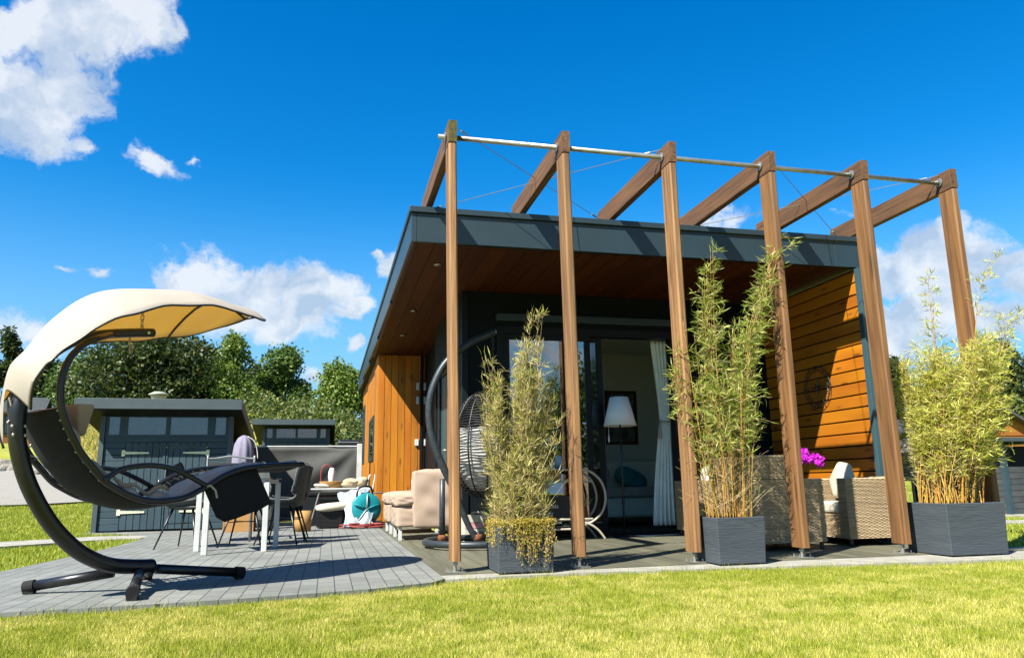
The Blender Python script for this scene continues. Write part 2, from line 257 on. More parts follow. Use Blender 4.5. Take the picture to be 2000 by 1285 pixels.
def paving_mat():
    m = bpy.data.materials.new('paving_bricks'); m.use_nodes = True; t = m.node_tree; t.nodes.clear(); k = t.links.new
    out = nd(t, 'ShaderNodeOutputMaterial'); b = nd(t, 'ShaderNodeBsdfPrincipled'); k(b.outputs[0], out.inputs[0]); b.inputs['Roughness'].default_value = .75
    tc = nd(t, 'ShaderNodeTexCoord'); mp = nd(t, 'ShaderNodeMapping'); mp.inputs['Rotation'].default_value = (0, 0, math.radians(90)); k(tc.outputs['Object'], mp.inputs[0])
    br = nd(t, 'ShaderNodeTexBrick'); k(mp.outputs[0], br.inputs['Vector']); br.inputs['Scale'].default_value = 1; br.inputs['Brick Width'].default_value = .225; br.inputs['Row Height'].default_value = .112
    br.inputs['Mortar Size'].default_value = .0032; br.inputs['Mortar Smooth'].default_value = .2; br.inputs['Color1'].default_value = (.113, .119, .108, 1); br.inputs['Color2'].default_value = (.146, .151, .138, 1); br.inputs['Mortar'].default_value = (.026, .030, .029, 1)
    br.offset = .5; br.inputs['Bias'].default_value = 0
    n1 = nd(t, 'ShaderNodeTexNoise'); n1.inputs['Scale'].default_value = 1.1; n1.inputs['Detail'].default_value = 6; k(tc.outputs['Object'], n1.inputs['Vector'])
    n2 = nd(t, 'ShaderNodeTexNoise'); n2.inputs['Scale'].default_value = 90; n2.inputs['Detail'].default_value = 4; k(tc.outputs['Object'], n2.inputs['Vector'])
    a = nd(t, 'ShaderNodeMapRange'); k(n1.outputs['Fac'], a.inputs[0]); a.inputs[1].default_value = .3; a.inputs[2].default_value = .7; a.inputs[3].default_value = .82; a.inputs[4].default_value = 1.12
    a2 = nd(t, 'ShaderNodeMapRange'); k(n2.outputs['Fac'], a2.inputs[0]); a2.inputs[3].default_value = .86; a2.inputs[4].default_value = 1.14
    mu = nd(t, 'ShaderNodeMath', operation='MULTIPLY'); k(a.outputs[0], mu.inputs[0]); k(a2.outputs[0], mu.inputs[1])
    vm = nd(t, 'ShaderNodeVectorMath', operation='SCALE'); k(br.outputs['Color'], vm.inputs[0]); k(mu.outputs[0], vm.inputs['Scale']); k(vm.outputs[0], b.inputs['Base Color'])
    bp = nd(t, 'ShaderNodeBump'); bp.invert = True; bp.inputs['Strength'].default_value = .8; bp.inputs['Distance'].default_value = .006; k(br.outputs['Fac'], bp.inputs['Height'])
    bp2 = nd(t, 'ShaderNodeBump'); bp2.inputs['Strength'].default_value = .25; bp2.inputs['Distance'].default_value = .004; k(n2.outputs['Fac'], bp2.inputs['Height']); k(bp.outputs[0], bp2.inputs['Normal']); k(bp2.outputs[0], b.inputs['Normal'])
    return m
M['paving'] = paving_mat()
M['kerb'] = mat('pale_concrete', (.33, .325, .30), (.24, .235, .21), rough=.85, scale=6, bump=.35, bscale=60)
M['deck'] = mat('grey_brown_decking', (.135, .125, .098), (.085, .078, .06), rough=.65, scale=8, stretch=(1, .1, 1), island=.16, bump=.35, bscale=40)
M['gravel'] = mat('gravel_road', (.30, .285, .26), (.20, .19, .175), rough=.95, scale=40, bump=.6, bscale=60)
M['lawn'] = mat('lawn_soil', (.17, .21, .025), (.27, .27, .05), rough=.95, scale=1.6, bump=.5, bscale=50, detail=8)
M['drybank'] = mat('dry_bank', (.30, .24, .07), (.12, .14, .03), rough=.95, scale=3, bump=.6, bscale=10)

# ------------------------------------------------------------------ mesh helpers
def A(*v): return np.array(v, float)
class MB:
    """collects boxes, tubes, lathes and quads; build() links them as ONE mesh object"""
    def __init__(s): s.v = []; s.f = []; s.n = 0
    def add(s, vs, fs):
        o = s.n; s.v.extend([tuple(map(float, p)) for p in vs]); s.n += len(vs); s.f.extend([tuple(i+o for i in f) for f in fs]); return s
    def hexa(s, c):  # c: 4 bottom corners ccw, 4 top corners
        return s.add(c, [(3, 2, 1, 0), (4, 5, 6, 7), (0, 1, 5, 4), (1, 2, 6, 5), (2, 3, 7, 6), (3, 0, 4, 7)])
    def box(s, lo, hi, T=None):
        x0, y0, z0 = lo; x1, y1, z1 = hi
        c = [(x0, y0, z0), (x1, y0, z0), (x1, y1, z0), (x0, y1, z0), (x0, y0, z1), (x1, y0, z1), (x1, y1, z1), (x0, y1, z1)]
        if T is not None: c = [tuple(T @ Vector(p)) for p in c]
        return s.hexa(c)
    def tube(s, pts, r, n=8, closed=False, cap=True, flat=1.0):
        P = [A(*p) for p in pts]; m = len(P); rs = r if hasattr(r, '__len__') else [r]*m
        ref = None; vs = []
        for i in range(m):
            a = P[(i-1) % m] if (closed or i > 0) else P[i]; b = P[(i+1) % m] if (closed or i < m-1) else P[i]
            t = b-a; t = t/(np.linalg.norm(t)+1e-12)
            if ref is None: ref = A(0, 0, 1) if abs(t[2]) < .9 else A(1, 0, 0)
            u = ref-t*(ref@t); nu = np.linalg.norm(u)
            if nu < 1e-6: u = np.cross(t, A(1, .3, .2)); nu = np.linalg.norm(u)
            u = u/nu; w = np.cross(t, u); ref = u
            for k in range(n):
                an = 2*PI*k/n; vs.append(P[i]+rs[i]*(math.cos(an)*u+math.sin(an)*flat*w))
        fs = []
        for i in range(m if closed else m-1):
            j = (i+1) % m
            for k in range(n): fs.append((i*n+k, i*n+(k+1) % n, j*n+(k+1) % n, j*n+k))
        if cap and not closed: fs.append(tuple(range(n-1, -1, -1))); fs.append(tuple((m-1)*n+k for k in range(n)))
        return s.add(vs, fs)
    def bar(s, p, q, r, n=8): return s.tube([p, q], r, n)
    def lathe(s, c, prof, n=20):
        vs = []; fs = []
        for (r, z) in prof:
            for k in range(n): a = 2*PI*k/n; vs.append((c[0]+r*math.cos(a), c[1]+r*math.sin(a), c[2]+z))
        for i in range(len(prof)-1):
            for k in range(n): fs.append((i*n+k, i*n+(k+1) % n, (i+1)*n+(k+1) % n, (i+1)*n+k))
        fs.append(tuple(range(n-1, -1, -1))); fs.append(tuple((len(prof)-1)*n+k for k in range(n)))
        return s.add(vs, fs)
    def grid(s, g):  # g: rows of points
        R = len(g); Cn = len(g[0]); vs = [p for row in g for p in row]
        return s.add(vs, [(i*Cn+j, i*Cn+j+1, (i+1)*Cn+j+1, (i+1)*Cn+j) for i in range(R-1) for j in range(Cn-1)])
    def solid(s, g, off):  # a closed slab: grid plus the same grid shifted by off(i,j) or a vector
        R = len(g); Cn = len(g[0]); o = off if callable(off) else (lambda i, j: A(*off))
        top = [p for row in g for p in row]; bot = [A(*g[i][j])+o(i, j) for i in range(R) for j in range(Cn)]; n0 = R*Cn
        fs = [(i*Cn+j, i*Cn+j+1, (i+1)*Cn+j+1, (i+1)*Cn+j) for i in range(R-1) for j in range(Cn-1)]
        fs += [(n0+(i+1)*Cn+j, n0+(i+1)*Cn+j+1, n0+i*Cn+j+1, n0+i*Cn+j) for i in range(R-1) for j in range(Cn-1)]
        bd = [j for j in range(Cn)]+[i*Cn+Cn-1 for i in range(1, R)]+[(R-1)*Cn+j for j in range(Cn-2, -1, -1)]+[i*Cn for i in range(R-2, 0, -1)]
        for a in range(len(bd)): b = bd[(a+1) % len(bd)]; fs.append((bd[a], n0+bd[a], n0+b, b))
        return s.add(list(top)+bot, fs)
    def ellipsoid(s, c, r, n=16, m=10, T=None, pw=1.0):
        vs = []; fs = []
        for i in range(m+1):
            th = PI*i/m
            for k in range(n):
                a = 2*PI*k/n
                x, y, z = math.sin(th)*math.cos(a), math.sin(th)*math.sin(a), math.cos(th)
                if pw != 1: x, y, z = [math.copysign(abs(q)**pw, q) for q in (x, y, z)]
                p = Vector((x*r[0], y*r[1], z*r[2]))
                if T is not None: p = T @ p
                vs.append((c[0]+p[0], c[1]+p[1], c[2]+p[2]))
        for i in range(m):
            for k in range(n): fs.append((i*n+k, (i+1)*n+k, (i+1)*n+(k+1) % n, i*n+(k+1) % n))
        return s.add(vs, fs)
    def build(s, name, m, parent=None, smooth=False, bevel=0., seg=2, sub=0, **tags):
        me = bpy.data.meshes.new(name); me.from_pydata(s.v, [], s.f); me.update()
        return link(name, me, m, parent, smooth, bevel, seg, sub, **tags)
def link(name, me, m, parent=None, smooth=False, bevel=0., seg=2, sub=0, **tags):
    o = bpy.data.objects.new(name, me); COL.objects.link(o); me.materials.append(m)
    if smooth:
        me.polygons.foreach_set('use_smooth', [True]*len(me.polygons))
    if bevel:
        b = o.modifiers.new('bevel', 'BEVEL'); b.width = bevel; b.segments = seg; b.limit_method = 'ANGLE'; b.angle_limit = math.radians(40)
    if sub:
        b = o.modifiers.new('subdivision', 'SUBSURF'); b.levels = sub; b.render_levels = sub
    if parent is not None:
        o.parent = parent; o.matrix_parent_inverse = inv(parent)
    tag(o, **tags)
    return o
def inv(p):
    w = p.matrix_basis.copy()
    while p.parent is not None: w = p.parent.matrix_basis @ p.matrix_parent_inverse @ w if False else p.parent.matrix_basis @ p.matrix_parent_inverse @ w; p = p.parent
    return w.inverted()
def tag(o, label=None, category=None, group=None, kind=None):
    if label: o['label'] = label
    if category: o['category'] = category
    if group: o['group'] = group
    if kind: o['kind'] = kind
    return o
def thing(name, loc, label, category, group=None, rz=0):
    o = bpy.data.objects.new(name, None); COL.objects.link(o); o.location = Vector([float(c) for c in loc]); o.rotation_euler = (0, 0, rz); o.empty_display_size = .2
    return tag(o, label, category, group)
def dup(root, loc, rz, label, group=None, scale=1.0):
    """copy of a thing with copies of its parts and their sub-parts"""
    def rec(o, par):
        c = o.copy(); COL.objects.link(c)
        if par is not None: c.parent = par
        for ch in list(o.children): rec(ch, c)
        return c
    kids = list(root.children); r = root.copy(); COL.objects.link(r)
    for ch in kids: rec(ch, r)
    r.location = Vector([float(c) for c in loc]); r.rotation_euler = (0, 0, rz); r.scale = (scale,)*3; r['label'] = label
    if group: r['group'] = group
    return r
def npmesh(name, verts, faces, m, parent=None, smooth=False, **tags):
    """fast mesh from arrays (all faces with the same corner count)"""
    me = bpy.data.meshes.new(name); k = faces.shape[1]
    me.vertices.add(len(verts)); me.vertices.foreach_set('co', verts.astype(np.float32).ravel())
    me.loops.add(faces.size); me.loops.foreach_set('vertex_index', faces.astype(np.int32).ravel())
    me.polygons.add(len(faces)); me.polygons.foreach_set('loop_start', np.arange(0, faces.size, k, dtype=np.int32)); me.polygons.foreach_set('loop_total', np.full(len(faces), k, np.int32))
    me.update(calc_edges=True); me.validate()
    return link(name, me, m, parent, smooth, **tags)
def leaves(P, D, U, ln, wd, bend=0.25):
    """P base, D direction, U side vector (n x 3): pointed leaves of two quads folded once along the length"""
    n = len(P); ln = np.asarray(ln)[:, None]; wd = np.asarray(wd)[:, None]
    D = D/np.linalg.norm(D, axis=1, keepdims=True); S = np.cross(D, U); S = S/(np.linalg.norm(S, axis=1, keepdims=True)+1e-9); Nn = np.cross(S, D)
    a = P; b = P+D*ln*.45+S*wd*.5; c = P+D*ln*.45-S*wd*.5; d = P+D*ln-Nn*ln*bend
    V = np.stack([a, b, d, c], 1).reshape(-1, 3); Fq = np.arange(4*n).reshape(-1, 4)
    return V, Fq
def text(body, name, m, size, M4, parent, ext=0.001, align='CENTER', sx=1.0):
    c = bpy.data.curves.new(name, 'FONT'); c.body = body; c.size = size; c.align_x = align; c.align_y = 'CENTER'; c.extrude = ext
    o = bpy.data.objects.new(name+'_tmp', c); COL.objects.link(o)
    me = bpy.data.meshes.new_from_object(o.evaluated_get(bpy.context.evaluated_depsgraph_get())); bpy.data.objects.remove(o); bpy.data.curves.remove(c)
    me.transform(M4 @ Matrix.Diagonal((sx, 1, 1, 1)))
    return link(name, me, m, parent)
def smoothpts(pts, k=6):
    """Catmull-Rom through the points"""
    P = [A(*p) for p in pts]; out = []
    for i in range(len(P)-1):
        p0 = P[max(i-1, 0)]; p1 = P[i]; p2 = P[i+1]; p3 = P[min(i+2, len(P)-1)]
        for j in range(k):
            t = j/k; out.append(.5*((2*p1)+(-p0+p2)*t+(2*p0-5*p1+4*p2-p3)*t*t+(-p0+3*p1-3*p2+p3)*t**3))
    out.append(P[-1]); return out

# ------------------------------------------------------------------ terrain, lawn, paving, deck
def sst(a, b, x): t = np.clip((x-a)/(b-a), 0, 1); return t*t*(3-2*t)
def hgt(x, y):
    x = np.asarray(x, float); y = np.asarray(y, float)
    t = (-.75*x+.65*y)/.9925
    left = np.interp(t, [-99, 8.4, 9.4, 13.5, 21.7, 22.6, 30, 60, 200], [0, 0, .03, .34, 1.08, 1.5, 2.4, 4.0, 5])*sst(1.0, -1.5, x)
    bank = sst(19.5, 27, y)*2.3*sst(-12, -8, x)*sst(9, 3, x)
    mid = .02*np.clip(y-10, 0, 12)*sst(-.5, -2.5, x)
    right = sst(5.5, 7.0, x)*np.interp(y+.25*x, [-99, 9, 24, 60], [0, 0, .95, 2.2])
    return -.035+left+bank+mid+right+.012*np.sin(x*1.7)*np.cos(y*1.3)*sst(.5, 3, np.abs(y+1.5)+np.abs(x+.5)*.0)
gxs = np.concatenate([np.linspace(-90, -16, 24)[:-1], np.linspace(-16, 12, 113), np.linspace(12, 100, 26)[1:]])
gys = np.concatenate([np.linspace(-40, -7, 10)[:-1], np.linspace(-7, 32, 118), np.linspace(32, 160, 24)[1:]])
XX, YY = np.meshgrid(gxs, gys, indexing='ij'); ZZ = hgt(XX, YY)
V = np.stack([XX, YY, ZZ], -1).reshape(-1, 3); ny = len(gys); I, J = np.meshgrid(np.arange(len(gxs)-1), np.arange(ny-1), indexing='ij'); i0 = (I*ny+J).ravel()
npmesh('lawn_ground', V, np.stack([i0, i0+ny, i0+ny+1, i0+1], 1), M['lawn'], smooth=True, kind='structure')

PAVE = [(-4.6, -1.35), (-3.6, -1.12), (-2.68, -.95), (-2.06, -.92), (-1.42, -.84), (-.69, -.68), (-.25, -.47), (-.14, -.30), (-.14, 8.9), (-2.2, 9.2), (-3.2, 8.4), (-4.6, 8.0), (-4.6, 7.25), (-3.9, 6.9), (-3.45, 6.3), (-3.36, 5.6), (-3.34, 4.76), (-3.38, 3.6), (-3.45, 2.65), (-3.56, 1.5), (-3.75, 1.05), (-4.6, .55)]
def flat(poly, z, th, name, m, **k):
    n = len(poly); b = MB(); b.add([(x, y, z-th) for x, y in poly]+[(x, y, z) for x, y in poly], [tuple(range(n-1, -1, -1)), tuple(range(n, 2*n))]+[(i, (i+1) % n, n+(i+1) % n, n+i) for i in range(n)])
    return b.build(name, m, **k)
flat(PAVE, 0.0, .06, 'paving', M['paving'], kind='structure')
PATH = [(-3.42, 6.45), (-4.17, 6.55), (-5.12, 5.85), (-7.4, 4.3), (-6.9, 3.35), (-4.83, 4.82), (-3.95, 5.62), (-3.42, 5.75)]
flat(PATH, -.004, .06, 'path', M['kerb'], kind='structure')
KERB = [(-.136, -.31), (.3, -.27), (.86, -.26), (1.6, -.32), (2.34, -.39), (4.46, -.6), (5.9, -.72), (5.9, .25), (5.12, .28), (5.12, -.055), (-.136, -.055)]
flat(KERB, -.006, .06, 'kerb_strip', M['kerb'], kind='structure')
for yk in (4.15, 6.4):
    pts = [(7.5+i*.9, yk-i*.25) for i in range(14)]
    b = MB(); b.solid([[A(x, y-.38, hgt(x, y-.38)+.03), A(x, y+.38, hgt(x, y+.38)+.03)] for x, y in pts], (0, 0, -.08)); b.build('path', M['kerb'], kind='structure')
b = MB(); w = .1395
for i in range(38):
    x0 = -.13+i*w
    if x0 > 5.05: break
    b.box((x0, -.05, -.03), (x0+w-.006, 3.28 if x0 > .55 else 8.3, 0.0+.0015*math.sin(i*2.1)))
b.build('deck', M['deck'], kind='structure')
# gravel road climbing past the cabins on the left
g = []
for s in np.linspace(-34, 10.5, 110):
    row = []
    for t in np.linspace(13.4, 21.5, 34):
        x, y = -.7557*t+.655*s, .655*t+.7557*s; row.append(A(x, y, float(hgt(x, y))+.045))
    g.append(row)
MB().grid(g).build('road', M['gravel'], kind='structure', smooth=True)

# ------------------------------------------------------------------ grass blades
def inpoly(px, py, poly):
    r = np.zeros(len(px), bool); j = len(poly)-1
    for i in range(len(poly)):
        xi, yi = poly[i]; xj, yj = poly[j]
        r ^= ((yi > py) != (yj > py)) & (px < (xj-xi)*(py-yi)/(yj-yi+1e-12)+xi); j = i
    return r
def vnoise(x, y, s, seed):
    g = np.random.default_rng(seed).random((64, 64)); u = x*s; v = y*s; i = np.floor(u).astype(int); j = np.floor(v).astype(int); fu = u-i; fv = v-j; fu = fu*fu*(3-2*fu); fv = fv*fv*(3-2*fv)
    q = lambda a, b: g[a % 64, b % 64]
    return (q(i, j)*(1-fu)+q(i+1, j)*fu)*(1-fv)+(q(i, j+1)*(1-fu)+q(i+1, j+1)*fu)*fv
def grass(name, x, y, hmin, hmax, wd, m, avoid=(), **k):
    keep = np.ones(len(x), bool)
    jx = x+NP.normal(size=len(x))*.012; jy = y+NP.normal(size=len(x))*.014
    for p in avoid: keep &= ~inpoly(jx, jy, p)
    x = x[keep]; y = y[keep]; n = len(x); z = hgt(x, y)-.004
    pat = .3*vnoise(x, y, 1.6, 3)+.3*vnoise(x, y, 7.1, 4)+.4*vnoise(x, y, 19, 5)
    h = NP.uniform(hmin, hmax, n)*(.35+1.25*pat); a = NP.uniform(0, 2*PI, n); ln = NP.uniform(.1, .75, n)
    base = np.stack([x, y, z], 1); S = np.stack([np.cos(a), np.sin(a), np.zeros(n)], 1)*wd; b2 = NP.uniform(0, 2*PI, n)
    tip = base+np.stack([np.cos(b2)*ln*h, np.sin(b2)*ln*h, h], 1)
    V = np.stack([base-S, base+S, tip], 1).reshape(-1, 3)
    return npmesh(name, V, np.arange(3*n).reshape(-1, 3), m, kind='stuff', **k)
EDGE = PAVE[:7]+KERB[:7]
big = [(-99, 99)]+[(-99, 99)]
HOLE = [[p for p in PAVE], [(p[0], p[1]+.012) for p in KERB], [(-.14, -.28), (5.1, -.28), (5.1, 9), (-.14, 9)]]
# sample denser towards the camera
def samp(n, x0, x1, y0, y1): return NP.uniform(x0, x1, n), NP.uniform(y0, y1, n)
xs, ys = samp(1150000, -3.9, 3.6, -4.2, -.15); fx = (xs-CAM[0])*math.cos(YAW)-(ys-CAM[1])*math.sin(YAW); fz = (xs-CAM[0])*math.sin(YAW)+(ys-CAM[1])*math.cos(YAW); kk = np.abs(fx) < fz*.74+.25
xs, ys = xs[kk], ys[kk]
x2, y2 = samp(150000, 3.2, 6.8, -2.6, -.2); xs = np.concatenate([xs, x2]); ys = np.concatenate([ys, y2])
x2, y2 = samp(60000, -5.5, -2.6, -2.6, -.6); xs = np.concatenate([xs, x2]); ys = np.concatenate([ys, y2])
dry = .2*vnoise(xs, ys, .9, 31)+.28*vnoise(xs, ys, 2.7, 32)+.27*vnoise(xs, ys, 8, 33)+.25*vnoise(xs, ys, 21, 34); kd = NP.random(len(xs)) < np.clip((dry-.39)*4.2, .04, .85)
grass('lawn_grass', xs[~kd], ys[~kd], .013, .036, .0016, M['grass'], HOLE, label='short green lawn blades in the foreground', category='grass')
grass('dry_lawn_grass', xs[kd], ys[kd], .010, .030, .0016, M['grass_dry'], HOLE, label='straw coloured dry blades patching the foreground lawn', category='grass')
x2, y2 = samp(26000, -4.6, 5.6, -1.4, -.2); q = np.zeros(len(x2), bool)
e_y = np.interp(x2, [p[0] for p in EDGE], [p[1] for p in EDGE]); q = (y2 < e_y+.03) & (y2 > e_y-.09)
grass('edge_grass', x2[q], y2[q], .03, .075, .0022, M['grass'], [], label='longer grass fringe leaning over the paving and kerb edge', category='grass')
xa, ya = samp(150000, -9.5, -3.2, .3, 13.5); kk = ya > .55+0*xa; xa, ya = xa[kk], ya[kk]
grass('lawn_grass', xa, ya, .03, .065, .0055, M['grass_far'], HOLE+[PATH, [(-4.55, 7.2), (-2.3, 7.2), (-2.3, 9.6), (-4.55, 9.6)]], label='greener lawn grass left of the paving and beside the path', category='grass')
xa, ya = samp(120000, 5.2, 17, -.6, 17); grass('lawn_grass', xa, ya, .03, .06, .007, M['grass_far'], HOLE, label='green lawn grass beyond the right end of the pergola', category='grass')

# ------------------------------------------------------------------ the lodge
WX, WY = 4.80, 3.30            # wing wall face, front glass wall plane
ZS = 3.0                       # soffit height at the front edge
XL, XR, YF = -.24, 4.985, 1.33
YB = 14.6
lodge = thing('lodge', (2.4, 8, 0), 'flat roofed timber lodge clad in orange boards and dark panels behind the pergola', 'lodge')
def zt(y): return 3.36+.010*(y-YF)
def vboards(x0, x1, y, z0, ztop, w, ax='x', th=.02, out=-1, gap=.007):
    """vertical boards on a wall facing -y (ax x) or facing -x (ax y, then x0..x1 is the y range and y is the wall's x)"""
    b = MB(); n = max(1, round((x1-x0)/w)); w = (x1-x0)/n
    for i in range(n):
        a, c = x0+i*w+gap/2, x0+(i+1)*w-gap/2
        za, zc = (ztop, ztop) if not callable(ztop) else (ztop(a), ztop(c))
        f = y+out*th
        if ax == 'x': p = [(a, f), (c, f), (c, y), (a, y)]
        else: p = [(f, c), (f, a), (y, a), (y, c)]; za, zc = zc, za
        tops = [za, zc, zc, za]
        b.hexa([(q[0], q[1], z0) for q in p]+[(q[0], q[1], tops[k]) for k, q in enumerate(p)])
    return b
# rear wing: front-facing boards, and the long left side
FW = 8.30
vboards(-.11, .765, FW, .02, 3.16, .118).build('front_cladding', M['clad'], lodge, bevel=.003, seg=1)
b = vboards(FW+.005, YB-.25, -.09, .02, lambda y: 3.16+.006*(y-FW), .19, ax='y', gap=.006); b.build('side_cladding', M['clad'], lodge, bevel=.003, seg=1)
MB().box((-.088, FW+.002, -.02), (4.9, YB-.27, 3.15)).build('rear_wall', M['dark'], lodge)
for (y0, y1, z0, z1) in ((9.15, 10.75, 1.14, 2.0), (13.0, 14.1, 1.2, 2.6)):
    b = MB(); x = -.135; t = .07
    for (a, c, d, e) in ((y0, y1, z0, z0+t), (y0, y1, z1-t, z1), (y0, y0+t, z0+t, z1-t), (y1-t, y1, z0+t, z1-t)): b.box((x, a, d), (-.085, c, e))
    w_ = b.build('window', M['fascia'], lodge, bevel=.004)
    MB().box((-.117, y0+t, z0+t), (-.112, y1-t, z1-t)).build('pane', M['glass2'], w_)
# dark side wall of the front room with the entrance door, and dark glazed front wall
SX = .62
b = MB()
b.box((SX, WY+.01, 0.0), (SX+.16, 4.35, 3.03)); b.box((SX+.15, 5.75, 0.0), (SX+.26, FW-.02, 3.06)); b.box((SX, 5.752, 0.0), (SX+.148, 5.86, 3.05)); b.box((SX, 4.35, 2.32), (SX+.16, 5.75, 3.04))
b.build('dark_side_wall', M['dark'], lodge)
b = MB(); b.box((SX-.02, WY-.02, 0), (SX+.06, WY+.06, 3.02)); b.build('corner_trim', M['frame'], lodge, bevel=.006)
dr = MB().box((SX+.05, 4.62, .03), (SX+.10, 5.52, 2.22)).build('entrance_door', M['doorteal'], lodge, bevel=.004)
MB().box((SX+.02, 5.52, 0.02), (SX+.12, 5.75, 2.32)).box((SX+.02, 4.50, 0.02), (SX+.12, 4.62, 2.32)).box((SX+.02, 4.62, 2.22), (SX+.12, 5.52, 2.32)).build('door_frame', M['frame'], dr, bevel=.004)
MB().box((SX-.012, 4.35, .0), (SX+.12, 4.50, 2.32)).build('timber_reveal', M['clad'], lodge)
MB().tube([(SX+.05, 4.74, 1.12), (SX-.02, 4.74, 1.12), (SX-.025, 4.76, 1.12), (SX-.025, 4.88, 1.12)], .011, 8).build('handle', M['bolt'], dr, smooth=True)
DX0, DX1, DZ = 1.04, 3.47, 2.62
b = MB()
b.box((SX+.06, WY, 0), (DX0, WY+.16, 3.03)); b.box((DX1, WY, 0), (WX+.1, WY+.16, 3.03)); b.box((DX0, WY, 2.60), (DX1, WY+.16, 3.03))
b.build('dark_front_wall', M['dark'], lodge)
MB().box((1.03, WY-.10, 2.655), (3.60, WY-.005, 2.745)).build('roller_blind_box', M['fascia'], lodge, bevel=.006)
sd = MB()
for (x0, x1, z0, z1) in ((DX0, 1.13, .02, 2.60), (3.40, DX1, .02, 2.60), (1.13, 3.40, 2.50, 2.60), (1.13, 3.40, .0, .05)): sd.box((x0, WY-.02, z0), (x1, WY+.12, z1))
sdo = sd.build('sliding_door', M['frame'], lodge, bevel=.004)
def sash(x0, x1, y, z0, z1, t, nm='door_leaf'):
    b = MB()
    for (a, c, d, e) in ((x0, x1, z0, z0+t), (x0, x1, z1-t, z1), (x0, x0+t, z0+t, z1-t), (x1-t, x1, z0+t, z1-t)): b.box((a, y, d), (c, y+.05, e))
    o = b.build(nm, M['frame'], lodge, bevel=.004); return o
s1 = sash(1.12, 2.28, WY, .05, 2.51, .075); MB().box((1.19, WY+.02, .12), (2.21, WY+.03, 2.44)).build('pane', M['glass'], s1)
s2 = sash(1.30, 2.46, WY+.06, .05, 2.51, .075); MB().box((1.37, WY+.08, .12), (2.39, WY+.09, 2.44)).build('pane', M['glass2'], s2)
# room behind the door
b = MB(); b.box((SX+.17, 6.25, 0), (4.7, 6.35, 2.9)); b.box((4.62, WY+.17, 0), (4.72, 6.25, 2.9)); b.box((SX+.165, WY+.17, 0), (SX+.175, 4.34, 2.9))
b.build('room_wall', M['roomwall'], lodge)
MB().box((SX+.18, WY+.165, 2.80), (4.62, 6.25, 2.82)).build('room_ceiling', M['roomwall'], lodge)
MB().box((SX+.18, WY+.0, -.03), (4.62, 6.25, .012)).build('room_floor', M['roomfloor'], lodge)
# right wing wall: horizontal boards and grey end trim
b = MB(); pz = .1405
for i in range(22):
    z0 = .03+i*pz; z1 = min(z0+pz-.015, ZS-.01)
    if z1-z0 > .03: b.box((WX, YF+.0, z0), (WX+.025, WY-.005, z1))
b.build('wing_cladding', M['cladh'], lodge, bevel=.004, seg=1)
MB().box((WX+.027, YF+.02, 0), (WX+.15, WY+.15, 2.99)).build('wing_wall', M['dark'], lodge)
MB().box((WX-.012, YF-.05, .0), (WX+.165, YF+.018, 2.985)).build('wing_end_trim', M['teal'], lodge, bevel=.003)
# roof: fascias, coping, soffit boards, downlights
def fas(lo, hi): return MB().box(lo, hi)
b = MB(); xs_ = [XL, XL+.055, 1.33, 2.66, 3.99, 4.55, XR]
for a, c in zip(xs_[:-1], xs_[1:]): b.box((a+.0015, YF, 3.0), (c-.0015, YF+.03, 3.295))
b.build('front_fascia', M['fascia'], lodge, bevel=.002, seg=1)
b = MB(); ys_ = np.linspace(YF+.032, YB, 6)
for a, c in zip(ys_[:-1], ys_[1:]):
    b.hexa([(XL, a+.002, ZS+.0), (XL+.03, a+.002, ZS), (XL+.03, c-.002, ZS+.010*(c-YF)), (XL, c-.002, ZS+.010*(c-YF)), (XL, a+.002, zt(a)-.065), (XL+.03, a+.002, zt(a)-.065), (XL+.03, c-.002, zt(c)-.065), (XL, c-.002, zt(c)-.065)])
b.build('side_fascia', M['fascia'], lodge, bevel=.002, seg=1)
b = MB(); T_ = .06
b.hexa([(XL-.02, YF-.025, 3.30), (XR+.02, YF-.025, 3.30), (XR+.02, YB, zt(YB)-.06), (XL-.02, YB, zt(YB)-.06), (XL-.02, YF-.025, 3.36), (XR+.02, YF-.025, 3.36), (XR+.02, YB, zt(YB)), (XL-.02, YB, zt(YB))])
b.build('roof', M['fascia'], lodge, bevel=.004)
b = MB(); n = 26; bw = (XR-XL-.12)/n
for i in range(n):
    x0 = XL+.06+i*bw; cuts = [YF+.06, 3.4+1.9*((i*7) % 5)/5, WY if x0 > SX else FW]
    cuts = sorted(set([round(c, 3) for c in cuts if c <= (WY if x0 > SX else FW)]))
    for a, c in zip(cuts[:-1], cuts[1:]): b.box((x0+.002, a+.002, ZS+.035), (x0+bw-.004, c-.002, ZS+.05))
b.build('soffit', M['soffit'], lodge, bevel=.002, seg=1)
MB().box((XL+.032, YF+.032, ZS+.05), (XR, YB-.1, ZS+.055)).build('soffit_backing', M['dark'], lodge)
MB().box((XL+.03, YF+.03, ZS-.002), (XR-.03, YF+.058, ZS+.04)).box((XL+.03, YF+.06, ZS-.002), (XL+.058, FW, ZS+.03)).build('soffit_edge_trim', M['frame'], lodge)
for (px_, py_) in ((855, 517), (808, 607), (787, 655)):
    c = gz(px_, py_, ZS+.03); MB().lathe(c, [(.045, -.008), (.045, .0), (.03, .004)], 14).build('downlight', M['bolt'], lodge, smooth=True)
# downpipe with white brackets on the rear wing
dp = MB().box((.665, FW-.085, .0), (.72, FW-.03, 3.14)).build('downpipe', M['frame'], lodge, bevel=.01)
for z in (2.46, 2.20):
    for x in (.60, .73): MB().box((x, FW-.06, z-.07), (x+.055, FW-.02, z+.07)).build('bracket', M['whitepl'], dp, bevel=.01)
for x in (.58, .73): MB().box((x, FW-.06, 1.36), (x+.07, FW-.02, 1.48)).build('socket_box', M['whitepl'], dp, bevel=.008)
MB().box((-.14, FW-.12, -.0), (.0, FW-.03, .05)).build('door_step', M['gun'], lodge)

